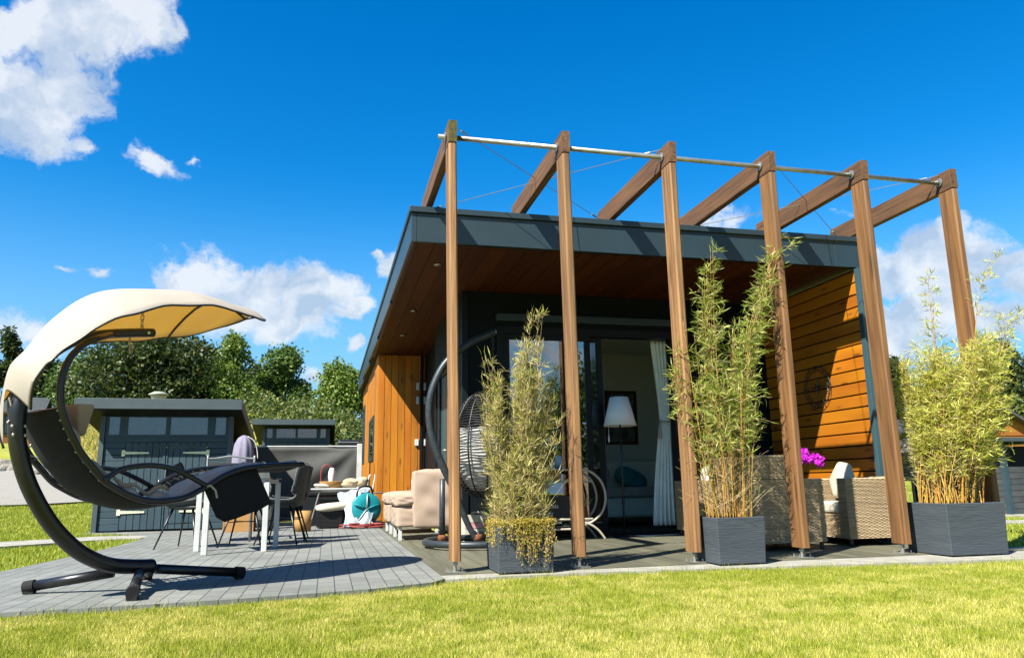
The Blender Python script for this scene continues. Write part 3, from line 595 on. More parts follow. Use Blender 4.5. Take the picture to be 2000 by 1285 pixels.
# things inside the room
cp = thing('curtain', (3.3, WY+.3, 0), 'grey linen curtain gathered by a tieback at the open sliding door', 'curtain')
rows = []
for z in np.linspace(.1, 2.50, 40):
    u = (z-.1)/2.4
    if z > 1.42: k = (z-1.42)/1.08; xl = 3.27-.07*k**1.2; xr = 3.44+.11*k
    else: k = (1.42-z)/1.32; xl = 3.27-.16*k**.8; xr = 3.44+.07*k**.8
    rows.append([A(xl+(xr-xl)*f, WY+.165+.028*math.sin(f*2*PI*6.5+.6*math.sin(z*3))*(0.45+.55*min(1, abs(z-1.42)*2)), z) for f in np.linspace(0, 1, 70)])
MB().solid(rows, (0, .004, 0)).build('drape', M['curtain'], cp, smooth=True)
MB().tube([(3.25, WY+.125, 1.43), (3.35, WY+.105, 1.415), (3.46, WY+.125, 1.45), (3.56, WY+.165, 1.52)], .012, 8).tube([(3.255, WY+.115, 1.43), (3.25, WY+.105, 1.30), (3.245, WY+.105, 1.2)], [.01, .014, .024], 8).build('tieback', M['rope'], cp, smooth=True)
pf = thing('picture', (3.85, 6.24, 1.7), 'framed picture on the room wall behind the floor lamp', 'picture')
b = MB()
for (a, c, d, e) in ((3.55, 4.12, 2.12, 2.17), (3.55, 4.12, 1.27, 1.32), (3.55, 3.60, 1.32, 2.12), (4.07, 4.12, 1.32, 2.12)): b.box((a, 6.21, d), (c, 6.245, e))
b.build('picture_frame', M['rafter'], pf, bevel=.004); MB().box((3.60, 6.225, 1.32), (4.07, 6.235, 2.12)).build('print', mat('abstract_print', (.34, .35, .30), (.12, .10, .08), scale=5), pf)
isf = thing('sofa', (3.5, 5.4, 0), 'pale sofa with cushions inside the room', 'sofa')
MB().box((2.65, 5.0, .14), (4.55, 5.85, .42)).build('seat_base', M['roomwall'], isf, bevel=.04); MB().box((2.68, 4.98, .425), (4.5, 5.6, .58)).build('seat_cushion', M['ivory'], isf, bevel=.05, seg=3)
MB().box((2.65, 5.62, .43), (4.55, 5.88, .98)).build('backrest', M['roomwall'], isf, bevel=.06, seg=3)
for x in (2.66, 4.48): MB().box((x, 5.04, .0), (x+.06, 5.1, .138)).build('leg', M['frame'], isf)
T1 = Matrix.Translation((3.58, 5.3, .70)) @ Matrix.Rotation(math.radians(24), 4, 'Y') @ Matrix.Rotation(math.radians(-25), 4, 'X')
tag(MB().ellipsoid((0, 0, 0), (.27, .10, .15), T=None, pw=.7).build('pillow', M['teal2'], None, smooth=True), 'teal pillow lying on the sofa inside the room', 'pillow').matrix_world = T1
T1 = Matrix.Translation((3.02, 5.42, .76)) @ Matrix.Rotation(math.radians(-20), 4, 'Y') @ Matrix.Rotation(math.radians(-20), 4, 'X')
tag(MB().ellipsoid((0, 0, 0), (.26, .10, .19), pw=.7).build('pillow', M['ivory'], None, smooth=True), 'pale pillow propped on the sofa inside, left of the teal one', 'pillow').matrix_world = T1

# ------------------------------------------------------------------ pergola
pg = thing('pergola', (2.4, .1, 0), 'timber pergola of six posts and six rafters joined by a steel pipe', 'pergola')
botx = [901, 1146.8, 1373.6, 1585.4, 1784, 1967.7]; boty = [1101.6, 1092.8, 1083, 1078, 1070.5, 1064.7]
topx = [892.0, 1112.8, 1321, 1515.5, 1697, 1870.8]; topy = [276, 299.4, 317.6, 335, 351, 368]
RX = []
for i in range(6):
    xb = gy(botx[i], boty[i], -.03)[0]; xt = gy(topx[i], topy[i], -.03)[0]; w = .066; y0, y1 = -.03, .158
    rows = []
    for z in (.085, .8, 1.7, 2.6, 3.425):
        f = (z-.085)/3.34; x1 = xb+(xt-xb)*f+.004*math.sin(i*3.1+z*2.2)*f*(1-f)*4; rows.append((x1-w, x1, z))
    b = MB(); c_ = .012; vs = []
    for (a, c, z) in rows: vs += [(a+c_, y0, z), (c-c_, y0, z), (c, y0+c_, z), (c, y1-c_, z), (c-c_, y1, z), (a+c_, y1, z), (a, y1-c_, z), (a, y0+c_, z)]
    fs = [tuple(range(7, -1, -1)), tuple(32+k for k in range(8))]
    for q in range(4): fs += [(q*8+k, q*8+(k+1) % 8, (q+1)*8+(k+1) % 8, (q+1)*8+k) for k in range(8)]
    p = b.add(vs, fs).build('post', M['post'] if i < 3 else M['post2'], pg)
    ft = MB(); cx, cy = xb-w/2, .06
    ft.tube([(cx, cy, .006), (cx, cy, .10)], .013, 10).box((cx-.07, cy-.06, .002), (cx+.07, cy+.06, .010))
    for dx in (-.05, .05):
        for dy in (-.04, .04): ft.tube([(cx+dx, cy+dy, .008), (cx+dx, cy+dy, .032)], .006, 6)
    ft.lathe((cx, cy, .058), [(.022, 0), (.022, .014)], 6)
    ft.build('post_foot', M['steel'], p)
    RX.append(xt-w)
    b = MB(); x0, x1 = xt-w-.002, xt+.002; c_ = .008
    prof = [(-.030, 3.432), (-.030, 3.632), (1.82, 3.626), (1.84, 3.60), (1.84, 3.50), (1.76, 3.424)]
    n_ = len(prof); b.add([(x0, y, z) for y, z in prof]+[(x1, y, z) for y, z in prof], [tuple(range(n_)), tuple(range(2*n_-1, n_-1, -1))]+[(k, n_+k, n_+(k+1) % n_, (k+1) % n_) for k in range(n_)])
    r_ = b.build('rafter', M['rafter'], pg, bevel=.006)
    MB().box((x0-.0, -.0345, 3.436), (x1, -.0305, 3.628)).build('end_grain', M['mossy'] if i == 0 else M['rafter'], r_)
    MB().lathe((0, 0, 0), [(.028, 0), (.042, .004), (.042, .012), (.028, .016)], 14).build('pipe_collar', M['steel'], r_).matrix_local = Matrix.Translation((x0-.017, .11, 3.535)) @ Matrix.Rotation(PI/2, 4, 'Y')
    MB().box((x0+.008, 1.60, 3.345), (x1-.008, 1.74, 3.43)).build('roof_bracket', M['frame'], r_)
MB().tube([(RX[0]-.07, .11, 3.538), (RX[5]+.03, .11, 3.53)], .0215, 12).build('pipe', M['steel'], pg, smooth=True)
for (p, q) in (((RX[0]+.07, 1.72, 3.49), (RX[2], .10, 3.61)), ((RX[0]+.07, .06, 3.61), (RX[2], 1.72, 3.5)), ((RX[3]+.07, 1.72, 3.49), (RX[5], .10, 3.61)), ((RX[3]+.07, .06, 3.61), (RX[5], 1.72, 3.5))):
    p, q = A(*p), A(*q); MB().tube([p, q], .0035, 5).tube([q+(p-q)*.045, q+(p-q)*.085], .009, 6).tube([p+(q-p)*.03, p+(q-p)*.06], .009, 6).build('brace_wire', M['steel'], pg)

# ------------------------------------------------------------------ planters and bamboos
def planter(x0, x1, y0, y1, h, label):
    t = thing('planter', ((x0+x1)/2, (y0+y1)/2, 0), label, 'planter', 'dark square planters along the deck edge')
    b = MB(); i = .012; r = .028
    o = [(x0+i, y0+i), (x1-i, y0+i), (x1-i, y1-i), (x0+i, y1-i)]; q = [(x0, y0), (x1, y0), (x1, y1), (x0, y1)]; n = [(x0+r, y0+r), (x1-r, y0+r), (x1-r, y1-r), (x0+r, y1-r)]
    vs = [(*p, .004) for p in o]+[(*p, h) for p in q]+[(*p, h) for p in n]+[(*p, h-.06) for p in n]
    fs = [(3, 2, 1, 0)]+[(k, (k+1) % 4, 4+(k+1) % 4, 4+k) for k in range(4)]+[(4+k, 4+(k+1) % 4, 8+(k+1) % 4, 8+k) for k in range(4)]+[(8+k, 8+(k+1) % 4, 12+(k+1) % 4, 12+k) for k in range(4)]+[(12, 13, 14, 15)]
    b.add(vs, fs).build('pot', M['planter'], t, bevel=.006)
    g = [[A(x, y, h-.035+.012*math.sin(x*40)*math.cos(y*33)) for x in np.linspace(x0+r+.001, x1-r-.001, 8)] for y in np.linspace(y0+r+.001, y1-r-.001, 8)]
    MB().grid(g).build('soil', M['soil'], t, smooth=True); return t
planter(.265, .705, -.19, .25, .33, 'dark slate planter with trailing yellow stonecrop hanging over its front')
planter(2.02, 2.445, -.235, .185, .36, 'dark slate planter between the third and fourth pergola posts')
planter(4.10, 4.70, -.32, .20, .43, 'largest dark slate planter, at the right end beside the last pergola post')

def rdir(n):
    v = NP.normal(size=(n, 3)); return v/np.linalg.norm(v, axis=1, keepdims=True)
def bamboo(loc, label, stems, mats, leaf, node=.085, zmin=.35, dens=1.0, twig=.17, seed=1, group='bamboos in the planters', tw_up=.5, cr=.0055, lowt=0, up=-.25, spread=.55, xlim=(-9, 99)):
    """stems: list of polylines (base..tip), w = leafiness per stem"""
    g = np.random.default_rng(seed); t = thing('bamboo', loc, label, 'bamboo', group)
    sb = MB(); tb = MB(); P = []; D = []; ln = []; wd = []
    for (pts, start, amount) in stems:
        sp = smoothpts(pts, 5); m = len(sp); sb.tube(sp, [cr*(1-.75*i/(m-1)) for i in range(m)], 6)
        seg = np.linalg.norm(np.diff(np.array(sp), axis=0), axis=1); L_ = np.concatenate([[0], np.cumsum(seg)]); tot = L_[-1]; sp = np.array(sp)
        s = start*tot
        while s < tot:
            p = np.array([np.interp(s, L_, sp[:, k]) for k in range(3)]); q = s/tot
            for _ in range(g.poisson(2.2*amount*dens)):
                a = g.uniform(0, 2*PI); d = A(math.cos(a), math.sin(a), g.uniform(-.1, tw_up*2)); d /= np.linalg.norm(d)
                l = twig*g.uniform(.35, 1.25)*(1.15-.55*q); e = p+d*l+A(0, 0, -.12*l)
                mid = p+d*l*.5
                tb.tube([p, mid, e], [.0016, .0013, .0009], 3, cap=False)
                for k in range(g.integers(4, 9)):
                    f = g.uniform(.25, 1.0); pp = p+(e-p)*f
                    dd = d*.9+g.normal(size=3)*spread+A(0, 0, up); P.append(pp); D.append(dd); ln.append(g.uniform(*leaf[0])); wd.append(g.uniform(*leaf[1]))
            s += node*g.uniform(.7, 1.3)
        P.append(sp[-1]); D.append(sp[-1]-sp[-2]+1e-4); ln.append(.1); wd.append(.01)
    for _ in range(lowt):
        sp = stems[g.integers(len(stems))][0]; f = g.uniform(.05, 1.2); p = A(*sp[0])*(1-min(1, f))+A(*sp[1])*min(1, f); a = g.uniform(0, 2*PI); d = A(math.cos(a), math.sin(a), g.uniform(.5, 2.2)); d /= np.linalg.norm(d); l = g.uniform(.1, .34)
        tb.tube([p, p+d*l*.5+g.normal(size=3)*.01, p+d*l+g.normal(size=3)*.02], [.0017, .0014, .0008], 3, cap=False)
        for k in range(g.integers(0, 3)): P.append(p+d*l*g.uniform(.5, 1)); D.append(d+g.normal(size=3)*.6); ln.append(g.uniform(.03, .07)); wd.append(.004)
    sb.build('stems', mats[0], t, smooth=True); tb.build('twigs', mats[1], t)
    P, D, ln, wd = np.array(P), np.array(D), np.array(ln), np.array(wd); kp = (P[:, 0] > xlim[0]) & (P[:, 0] < xlim[1]); P, D, ln, wd = P[kp], D[kp], ln[kp], wd[kp]; U = rdir(len(P)); Vv, Ff = leaves(P, D, U, ln, wd, .22)
    npmesh('leaves', Vv, Ff, mats[2], t); return t
g = np.random.default_rng(21)
# left: half dry, grassy
st = []
for i in range(120):
    a = g.uniform(0, 2*PI); r = g.uniform(0, .18); bx, by = .485+r*math.cos(a), .03+r*math.sin(a)*.9
    k = g.random(); sx = g.uniform(-.30, .26)
    if k < .30: h = g.uniform(1.35, 1.75); ex = .56+g.uniform(-.10, .12)
    elif k < .48: h = g.uniform(1.15, 1.45); ex = .27+g.uniform(-.07, .08)
    elif k < .62: h = g.uniform(1.1, 1.45); ex = .74+g.uniform(-.06, .06)
    else: h = g.uniform(.6, 1.15); ex = .5+g.uniform(-.33, .30)
    sy = g.uniform(-.14, .18)
    st.append(([A(bx, by, .30), A(bx+(ex-bx)*.35, by+sy*.3, .3+(h-.3)*.35), A(bx+(ex-bx)*.75, by+sy*.7, .3+(h-.3)*.72), A(ex, by+sy, h)], .04, .8))
for i in range(70):
    bx, by = g.uniform(.30, .67), g.uniform(-.15, .2); st.append(([A(bx, by, .30), A(bx+g.uniform(-.08, .08), by, .45), A(bx+g.uniform(-.14, .14), by+g.uniform(-.08, .06), g.uniform(.5, .85))], .0, 1.1))
for tx in (.60, .66, .69): st.append(([A(.5, .03, .3), A(.52, .03, 1.0), A(tx-.03, .03, 1.6), A(tx+.02, .02, 2.0)], .3, .9))
for tx in (.22, .29, .25): st.append(([A(.42, .03, .3), A(.36, .03, .9), A(tx+.05, .03, 1.35), A(tx-.02, .02, 1.64)], .3, .9))
bamboo((.485, .03, .30), 'half dried bamboo with thin straw coloured leaves in the left planter', st, (M['culm_dry'], M['culm_dry'], M['lf_dry']), ((.03, .085), (.0028, .0062)), node=.06, twig=.10, seed=5, tw_up=1.5, dens=1.25, cr=.0026, up=.35, spread=.5, lowt=250)
# middle: golden canes, two leafy plumes
st = []
for i in range(56):
    bx = g.uniform(2.06, 2.40); by = g.uniform(-.17, .13); h = g.uniform(.9, 2.0); sx = (bx-2.24)*.9+g.uniform(-.13, .13); sy = g.uniform(-.12, .15)
    if abs(bx+sx-2.29) < .09: h = min(h, 1.45)
    st.append(([A(bx, by, .32), A(bx+sx*.25, by+sy*.3, .32+(h-.32)*.35), A(bx+sx*.7, by+sy*.7, h*.78), A(bx+sx, by+sy, h)], .50 if h > 1.4 else .62, .8))
for k in range(6): st.append(([A(2.12+.02*k, .0, .32), A(2.13+.01*k, .0, 1.1), A(2.15+.02*k, .02, 1.9), A(2.19+.025*k-.03, .0, 2.30+.075*k)], .45, 1.05))
for k in range(7): st.append(([A(2.34, -.03+.02*k, .32), A(2.42, -.02, 1.1), A(2.52+.02*k, .0, 1.7), A(2.66+.04*k, .0, 2.15+.09*k), A(2.80+.05*k, .0, 2.28+.088*k)], .5, .95))
for k in range(6): st.append(([A(2.3, 0, .32), A(2.34, -.02, 1.0), A(2.38+.03*k, .02, 1.5), A(2.44+.04*k, .0, 1.95)], .45, .9))
bamboo((2.23, -.02, .32), 'tall green bamboo on bare golden canes in the middle planter', st, (M['culm'], M['culm_dry'], M['lf_bam']), ((.05, .10), (.0055, .0105)), node=.07, seed=6, dens=.86, twig=.155, cr=.0046, lowt=520, up=.05, xlim=(1.86, 9))
# right: dense and yellow green
st = []
for i in range(130):
    bx = g.uniform(4.2, 4.62); by = g.uniform(-.24, .13); h = g.uniform(1.0, 1.92); sx = (bx-4.40)*1.1+g.uniform(-.10, .30); sy = g.uniform(-.25, .25)
    if bx+sx < 4.35: h = min(h, 1.72)
    sx = max(sx, 4.27-bx)
    st.append(([A(bx, by, .39), A(bx+sx*.15, by+sy*.3, .39+(h-.39)*.3), A(bx+sx*.65, by+sy*.7, h*.72), A(bx+sx, by+sy, h)], .37, 1.1))
for k in range(2): st.append(([A(4.36, -.1, .39), A(4.38, -.1, 1.3), A(4.40+.02*k, -.1, 2.0), A(4.42+.02*k, -.1, 2.48-.25*k)], .55, .8))
st.append(([A(4.55, -.1, .39), A(4.72, -.1, 1.2), A(4.90, -.1, 2.1), A(5.06, -.1, 2.5), A(5.30, -.1, 2.78)], .5, .75))
for k in range(3): st.append(([A(4.60, -.05, .39), A(4.82, -.1, 1.2), A(5.10+.04*k, -.1, 1.8), A(5.24+.07*k, -.1, 2.14)], .4, .95))
bamboo((4.40, -.06, .39), 'dense bushy yellow green bamboo in the right planter', st, (M['culm'], M['culm_dry'], M['lf_bamy']), ((.04, .088), (.005, .0095)), node=.054, seed=8, dens=1.35, twig=.15, cr=.0055, lowt=160, up=.05, xlim=(4.20, 9))
# stonecrop spilling over the left planter
sd_ = thing('stonecrop', (.48, -.19, .33), 'yellow and rust stonecrop spilling from the left planter', 'trailing plant')
P = []; D = []; sb = MB()
for i in range(95):
    x = float(np.clip(g.normal(.555, .085) if g.random() < .75 else g.uniform(.27, .70), .265, .70)); front = g.random() < .85
    drop = g.uniform(.02, .10)+(.20*g.random()**1.4 if abs(x-.54) < .15 else 0)
    if front: pts = [A(x, -.10, .36), A(x+g.normal()*.01, -.195, .375), A(x+g.normal()*.015, -.212, .34), A(x+g.normal()*.02, -.212, .33-drop)]
    else:
        yy = g.uniform(-.16, .2); pts = [A(.32, yy, .36), A(.262, yy, .375), A(.25, yy+g.normal()*.02, .34), A(.252, yy+g.normal()*.02, .33-drop*.6)]
    sp = smoothpts(pts, 4); sb.tube(sp, .0014, 3, cap=False)
    for p in sp[2:]:
        for k in range(5): P.append(p+g.normal(size=3)*.008); D.append(g.normal(size=3)*.7+A(0, -.6 if front else 0, -.2))
for i in range(1000): x_ = g.uniform(.27, .70); y_ = g.uniform(-.19, .24); P.append(A(x_, y_, .315+g.random()*(.02+.085*max(0, math.sin(x_*23+y_*9)*math.cos(y_*17+x_*4))))); D.append(g.normal(size=3)*.6+A(0, 0, .8))
P, D = np.array(P), np.array(D); Vv, Ff = leaves(P, D, rdir(len(P)), g.uniform(.010, .024, len(P)), g.uniform(.004, .008, len(P)), .1)
npmesh('leaves', Vv, Ff, M['lf_sed'], sd_); sb.build('stems', M['culm_dry'], sd_)

# ------------------------------------------------------------------ hanging lounger with canopy
TH = math.radians(47); EV = A(math.cos(TH), math.sin(TH), 0); NV = A(-math.sin(TH), math.cos(TH), 0)
HUB = A(-2.1, -.12, .14); WD = .65
N0 = CAM+ray(308, 979)*4.95
hl = thing('hanging_lounger', (-2.1, -.15, 0), 'black swinging hammock lounger with a cream sunshade on a curved steel stand', 'lounger')
def pl(x, y, off=0): return gv(x, y, HUB+off*NV, NV)
arc = [pl(*p) for p in [(297, 1105), (258, 1106), (215, 1103), (180, 1091), (150, 1074), (118, 1045), (90, 1010), (63, 962), (45, 915), (34, 862), (34, 815), (42, 775), (62, 735), (92, 700), (130, 674), (170, 658), (215, 652), (262, 650), (299, 650)]]
sa = smoothpts(arc, 5); MB().tube(sa, [.047 if i < 52 else .047-.016*min(1, (i-52)/12) for i in range(len(sa))], 16).build('stand_arc', M['blackm'], hl, smooth=True)
def leg(p, q, r=.032): 
    o = MB().tube([p, q], r, 14).build('leg', M['blackm'], hl, smooth=True)
    d = (A(*q)-A(*p)); d /= np.linalg.norm(d); MB().tube([A(*q)-d*.03, A(*q)+d*.035], r+.008, 14).box(tuple(A(*q)-A(.03, .03, q[2]-.001)), tuple(A(*q)+A(.03, .03, 0))).build('foot', M['blackf'], o, smooth=False)
hb = HUB+A(0, 0, -.02)
leg(hb+A(-.2, -.10, .0), (-2.80, -.15, .045)); leg(hb+A(.03, .03, 0), (-1.57, .23, .045)); leg(hb+A(-.05, -.03, 0), (-2.07, -.70, .05)); leg(hb+A(0, .06, 0), (-2.22, .41, .045))
near = [(165, 672), (140, 695), (126, 722), (119, 750), (118, 775), (120, 795), (127, 820), (138, 846), (157, 882), (179, 910), (202, 937), (224, 952), (252, 967), (280, 976), (308, 979), (336, 976), (364, 970), (401, 951), (437, 929), (476, 915), (518, 910), (560, 907), (592, 907)]
NR = [gv(*p, N0, NV) for p in near]
prof = [(float((p-N0)@EV), float(p[2])) for p in NR]
FR = [N0+WD*NV+EV*(a+.06)+A(0, 0, z-N0[2]) for a, z in prof]
endp = pl(299, 650); top = [pl(222, 653), gv(190, 661, N0-.02*NV, NV)]
nr = smoothpts(top+NR, 4); fr = smoothpts([pl(215, 652), pl(200, 655)*.6+FR[0]*.4]+FR, 4)
MB().tube(nr, .021, 12).build('side_rail', M['blackm'], hl, smooth=True); MB().tube(fr, .021, 12).build('side_rail', M['blackm'], hl, smooth=True)
MB().bar(NR[-1], FR[-1], .018, 10).build('foot_rail', M['blackm'], hl, smooth=True)
# sling between the rails and the quilted cushion lying in it
k0 = 5; rows = []; crow = []; NN_ = []
pn = smoothpts(NR[k0:], 3); pf_ = smoothpts(FR[k0:], 3); m = len(pn)
for i in range(m):
    a, c = pn[i], pf_[i]; t0 = pn[min(i+1, m-1)]-pn[max(i-1, 0)]; t0 /= np.linalg.norm(t0); nn = np.cross(t0, NV); nn = nn if nn@A(-.2*EV[0], -.2*EV[1], 1) > 0 else -nn
    seg = i/(m-1); row = []; cr_ = []
    for f in np.linspace(.05, .70, 11):
        row.append(a+(c-a)*f-nn*(.05*math.sin(PI*f)))
    for f in np.linspace(.09, .67, 13):
        e = max(0, abs(f-.38)-.23)/.06; puff = .055+.012*math.cos(seg*2*PI*7)-.045*min(1, e)
        if .28 < seg < .62: puff += .03*math.exp(-((f-.09)/.1)**2)*(1+.5*math.sin(seg*60))
        cr_.append(a+(c-a)*f-nn*(.05*math.sin(PI*f))+nn*puff)
    rows.append(row); crow.append(cr_); NN_.append(nn)
MB().solid(rows, lambda i, j: A(0, 0, -.006)).build('sling', M['blackf'], hl, smooth=True)
MB().solid(crow, lambda i, j: (rows[i][min(10, int(j*10/12))]-crow[i][j])*.75).build('seat_cushion', M['cushion'], hl, smooth=True)
# pale edge rolls of the cushion along the near side
er = MB(); pts = [crow[i][1]+NN_[i]*(.022+.012*math.sin(i*1.1)) for i in range(int(m*.10), int(m*.62))]; er.tube(pts, [.013+.004*math.sin(i*.9) for i in range(len(pts))], 8, flat=.7); er.build('cushion_piping', M['beige'], hl, smooth=True)
q_ = [gv(*p, N0+.28*NV, NV) for p in [(140, 852), (156, 852), (166, 792), (128, 790)]]
p_ = MB().hexa([q_[0]-.07*NV, q_[1]-.07*NV, q_[1]+.10*NV, q_[0]+.10*NV, q_[3]-.12*NV, q_[2]-.12*NV, q_[2]+.16*NV, q_[3]+.16*NV]).build('head_pillow', M['beige'], hl, smooth=True, bevel=.018, seg=3)
# lacing with eyelets
for nm, R_, e0, off in (('lacing', NR, 0, 0), ('lacing', FR, 10, 1)):
    lb = MB(); eb = MB(); pr = smoothpts(R_[k0:], 3)
    for i in range(1, m-2, 2):
        q = rows[i][e0]; lb.bar(pr[i], q, .0035, 5); lb.bar(pr[min(i+1, m-1)], q, .0035, 5)
        eb.ellipsoid(q+A(0, 0, .004), (.013, .013, .007), 8, 5)
    l_ = lb.build(nm, M['rope'] if off == 0 else M['blackf'], hl); eb.build('eyelets', M['bolt'], l_, smooth=True)
arm = smoothpts([gv(*p, N0-.02*NV, NV) for p in [(204, 938), (232, 918), (268, 910), (305, 909), (340, 916), (372, 931), (402, 948)]], 5)
MB().tube(arm, .018, 10).build('armrest', M['blackm'], hl, smooth=True)
d_ = WD*NV+EV*.06+.02*NV; MB().tube([p+d_ for p in arm], .018, 10).build('armrest', M['blackm'], hl, smooth=True)
# cloth hanging from the foot end
hp_ = [(399, 952), (418, 940), (437, 930), (456, 922), (476, 916), (500, 912)]; lo_ = [(424, 1010), (440, 1019), (462, 1012), (486, 1003), (510, 994), (530, 982)]
rows_ = []
for f in np.linspace(0, 1, 9): rows_.append([gv(*(np.array(h)*(1-f)+np.array(l)*f), N0+(.02+.012*math.sin(j*2+f*3))*NV, NV) for j, (h, l) in enumerate(zip(hp_, lo_))])
MB().solid(rows_, tuple(NV*.012)).build('hanging_cloth', M['blackf'], hl, smooth=True)
MB().tube([gv(*p, N0-.02*NV, NV) for p in [(398, 950), (412, 948), (421, 958), (424, 972)]], .008, 6).build('strap', M['rope'], hl)
# canopy: leaf shaped shade over the stand, bowed along and across
sp_px = [(12, 762), (14, 738), (20, 715), (29, 702), (53, 679), (87, 639), (119, 610), (159, 583), (198, 569), (238, 565), (304, 567), (344, 569), (378, 578), (410, 588), (450, 598), (476, 606), (491, 617)]
sp_ = smoothpts([pl(*p, .03) for p in sp_px], 4); m = len(sp_); cl = np.concatenate([[0], np.cumsum(np.linalg.norm(np.diff(np.array(sp_), axis=0), axis=1))]); cl /= cl[-1]
ne_px = [(18, 778), (53, 775), (87, 724), (132, 681), (185, 644), (238, 620), (291, 605), (331, 596), (370, 594), (397, 595), (423, 597), (450, 601), (491, 617)]
rows_ = []
def edge_z(px_list, off, a):
    q = [gv(*p, HUB+off*NV, NV) for p in px_list]; aa = [float((p-HUB-off*NV)@EV) for p in q]; o_ = np.argsort(aa); return float(np.interp(a, np.array(aa)[o_], np.array([p[2] for p in q])[o_]))
ne_px = [(14, 782), (30, 778), (53, 775), (87, 724), (132, 681), (185, 644), (238, 620), (291, 605), (331, 597), (370, 594), (397, 595), (423, 597), (450, 601), (470, 607), (491, 617)]
fe_px = [(491, 620), (470, 629), (450, 636), (397, 650), (344, 658), (265, 665), (220, 668)]
for i in range(m):
    u = cl[i]; p0 = sp_[i]; a = float((p0-HUB)@EV); w = max(.012, min(.46, .17+.8*u)*(1 if u < .60 else math.sqrt(max(0, 1-((u-.60)/.402)**3.2))))
    zn = edge_z(ne_px, -w, a) if u > .12 else p0[2]-.10-.2*(.12-u)
    zn = min(zn, p0[2]-.004); zf_ = edge_z(fe_px, w, a) if a > -.16 else edge_z(fe_px, w, -.16)+(zn-edge_z(ne_px, -w, -.16))
    zf_ = min(zf_, p0[2]-.01)
    row = []
    for f in np.linspace(-1, 1, 17):
        dz = (zn-p0[2])*abs(f)**1.9 if f < 0 else (zf_-p0[2])*abs(f)**1.6
        row.append(p0+NV*(w if f < 0 else w*min(1, .42+1.5*u))*f+A(0, 0, dz+.006*math.sin(u*37+f*4)*abs(f)))
    if u < .12: row = [p+EV*.10*(abs(f)**2)*(1-u/.12)*.6 for p, f in zip(row, np.linspace(-1, 1, 17))]
    rows_.append(row)
cn = MB(); cn.solid(rows_, (0, 0, -.004)); co = cn.build('canopy', M['canopy'], hl, smooth=True)
MB().tube([r[0] for r in rows_]+[r[-1] for r in rows_[::-1]], .007, 8).build('canopy_edge', M['blackm'], co, smooth=True)
ib = int(m*.79); MB().tube([rows_[ib][j]+A(0, 0, -.03) for j in range(0, 17, 2)], .009, 8).build('canopy_rib', M['blackm'], co, smooth=True)
for (a, c) in ((pl(279, 604, .1), pl(277, 648, .02)), (pl(252, 658, .2), pl(257, 692, .2))):
    ch = MB(); L_ = np.linalg.norm(c-a); nlk = max(2, int(L_/.045))
    for i in range(nlk):
        q = a+(c-a)*(i+.5)/nlk; ax = EV if i % 2 else NV
        ch.tube([q+ax*.011*math.cos(t)+A(0, 0, .028*math.sin(t)) for t in np.linspace(0, 2*PI, 9)[:-1]], .004, 5, closed=True)
    ch.build('chain', M['steel'], hl, smooth=True)
MB().tube(smoothpts([pl(18, 776), pl(24, 800), pl(22, 818), pl(30, 795), pl(36, 782)], 3), .006, 5).tube([pl(23, 815), pl(14, 826)], .006, 5).build('tie_cord', M['rope'], hl)
for p in ((24, 832), (26, 849), (49, 832), (49, 850)): MB().ellipsoid(pl(*p, -.04), (.010, .010, .010), 8, 6).build('bolt', M['bolt'], hl, smooth=True)
MB().bar(pl(291, 650, -.045), pl(291, 650, .05), .010, 8).build('bolt', M['bolt'], hl)

# ------------------------------------------------------------------ hanging egg chair
ec = thing('egg_chair', (.62, 2.45, 0), 'dark woven hanging egg chair with pale cushion on a bowed pipe stand', 'chair')
MB().tube([A(.62+.56*math.cos(a), 2.42+.56*math.sin(a), .055) for a in np.linspace(0, 2*PI, 41)[:-1]], .035, 12, closed=True).build('base_ring', M['gun'], ec, smooth=True)
YP = 2.62
stpx = [(934, 1058), (917, 1030), (900, 990), (884, 950), (868, 917), (852, 880), (842, 845), (838, 812), (840, 778), (850, 745), (868, 712), (895, 686), (925, 666), (950, 655), (966, 648)]
sp = smoothpts([gy(*p, YP) for p in stpx], 4); sp[0] = A(sp[0][0], YP, .06); MB().tube(sp, [.030+.012*min(1, abs(i-0)/14) for i in range(len(sp))], 12).build('bowed_pole', M['gun'], ec, smooth=True)
pb = gy(864, 935, 2.66); MB().tube([(pb[0]+.01, 2.72, .06), (pb[0]+.005, 2.70, .35), (pb[0], 2.66, pb[2])], [.036, .032, .030], 12).build('upright', M['gun'], ec, smooth=True)
for q in (A(pb[0]+.01, 2.72, .08), A(sp[0][0], YP, .08)): MB().lathe(q, [(.055, -.03), (.05, .012), (.042, .03)], 12).build('rusty_socket', M['rust'], ec, smooth=True)
hk = sp[-1]+A(-.02, 0, -.05); BC = gy(950, 868, YP); BR = (.40, .40, .60)
ch = MB(); ztop = BC[2]+BR[2]-.02
for i in range(int((hk[2]-ztop)/.05)+1):
    q = A(hk[0], YP, hk[2]-i*.05); ax = A(1, 0, 0) if i % 2 else A(0, 1, 0); ch.tube([q+ax*.012*math.cos(t)+A(0, 0, .032*math.sin(t)) for t in np.linspace(0, 2*PI, 9)[:-1]], .005, 5, closed=True)
ch.build('chain', M['blackm'], ec, smooth=True); MB().ellipsoid(sp[-1], (.03, .03, .04), 10, 6).build('pole_cap', M['bolt'], ec, smooth=True)
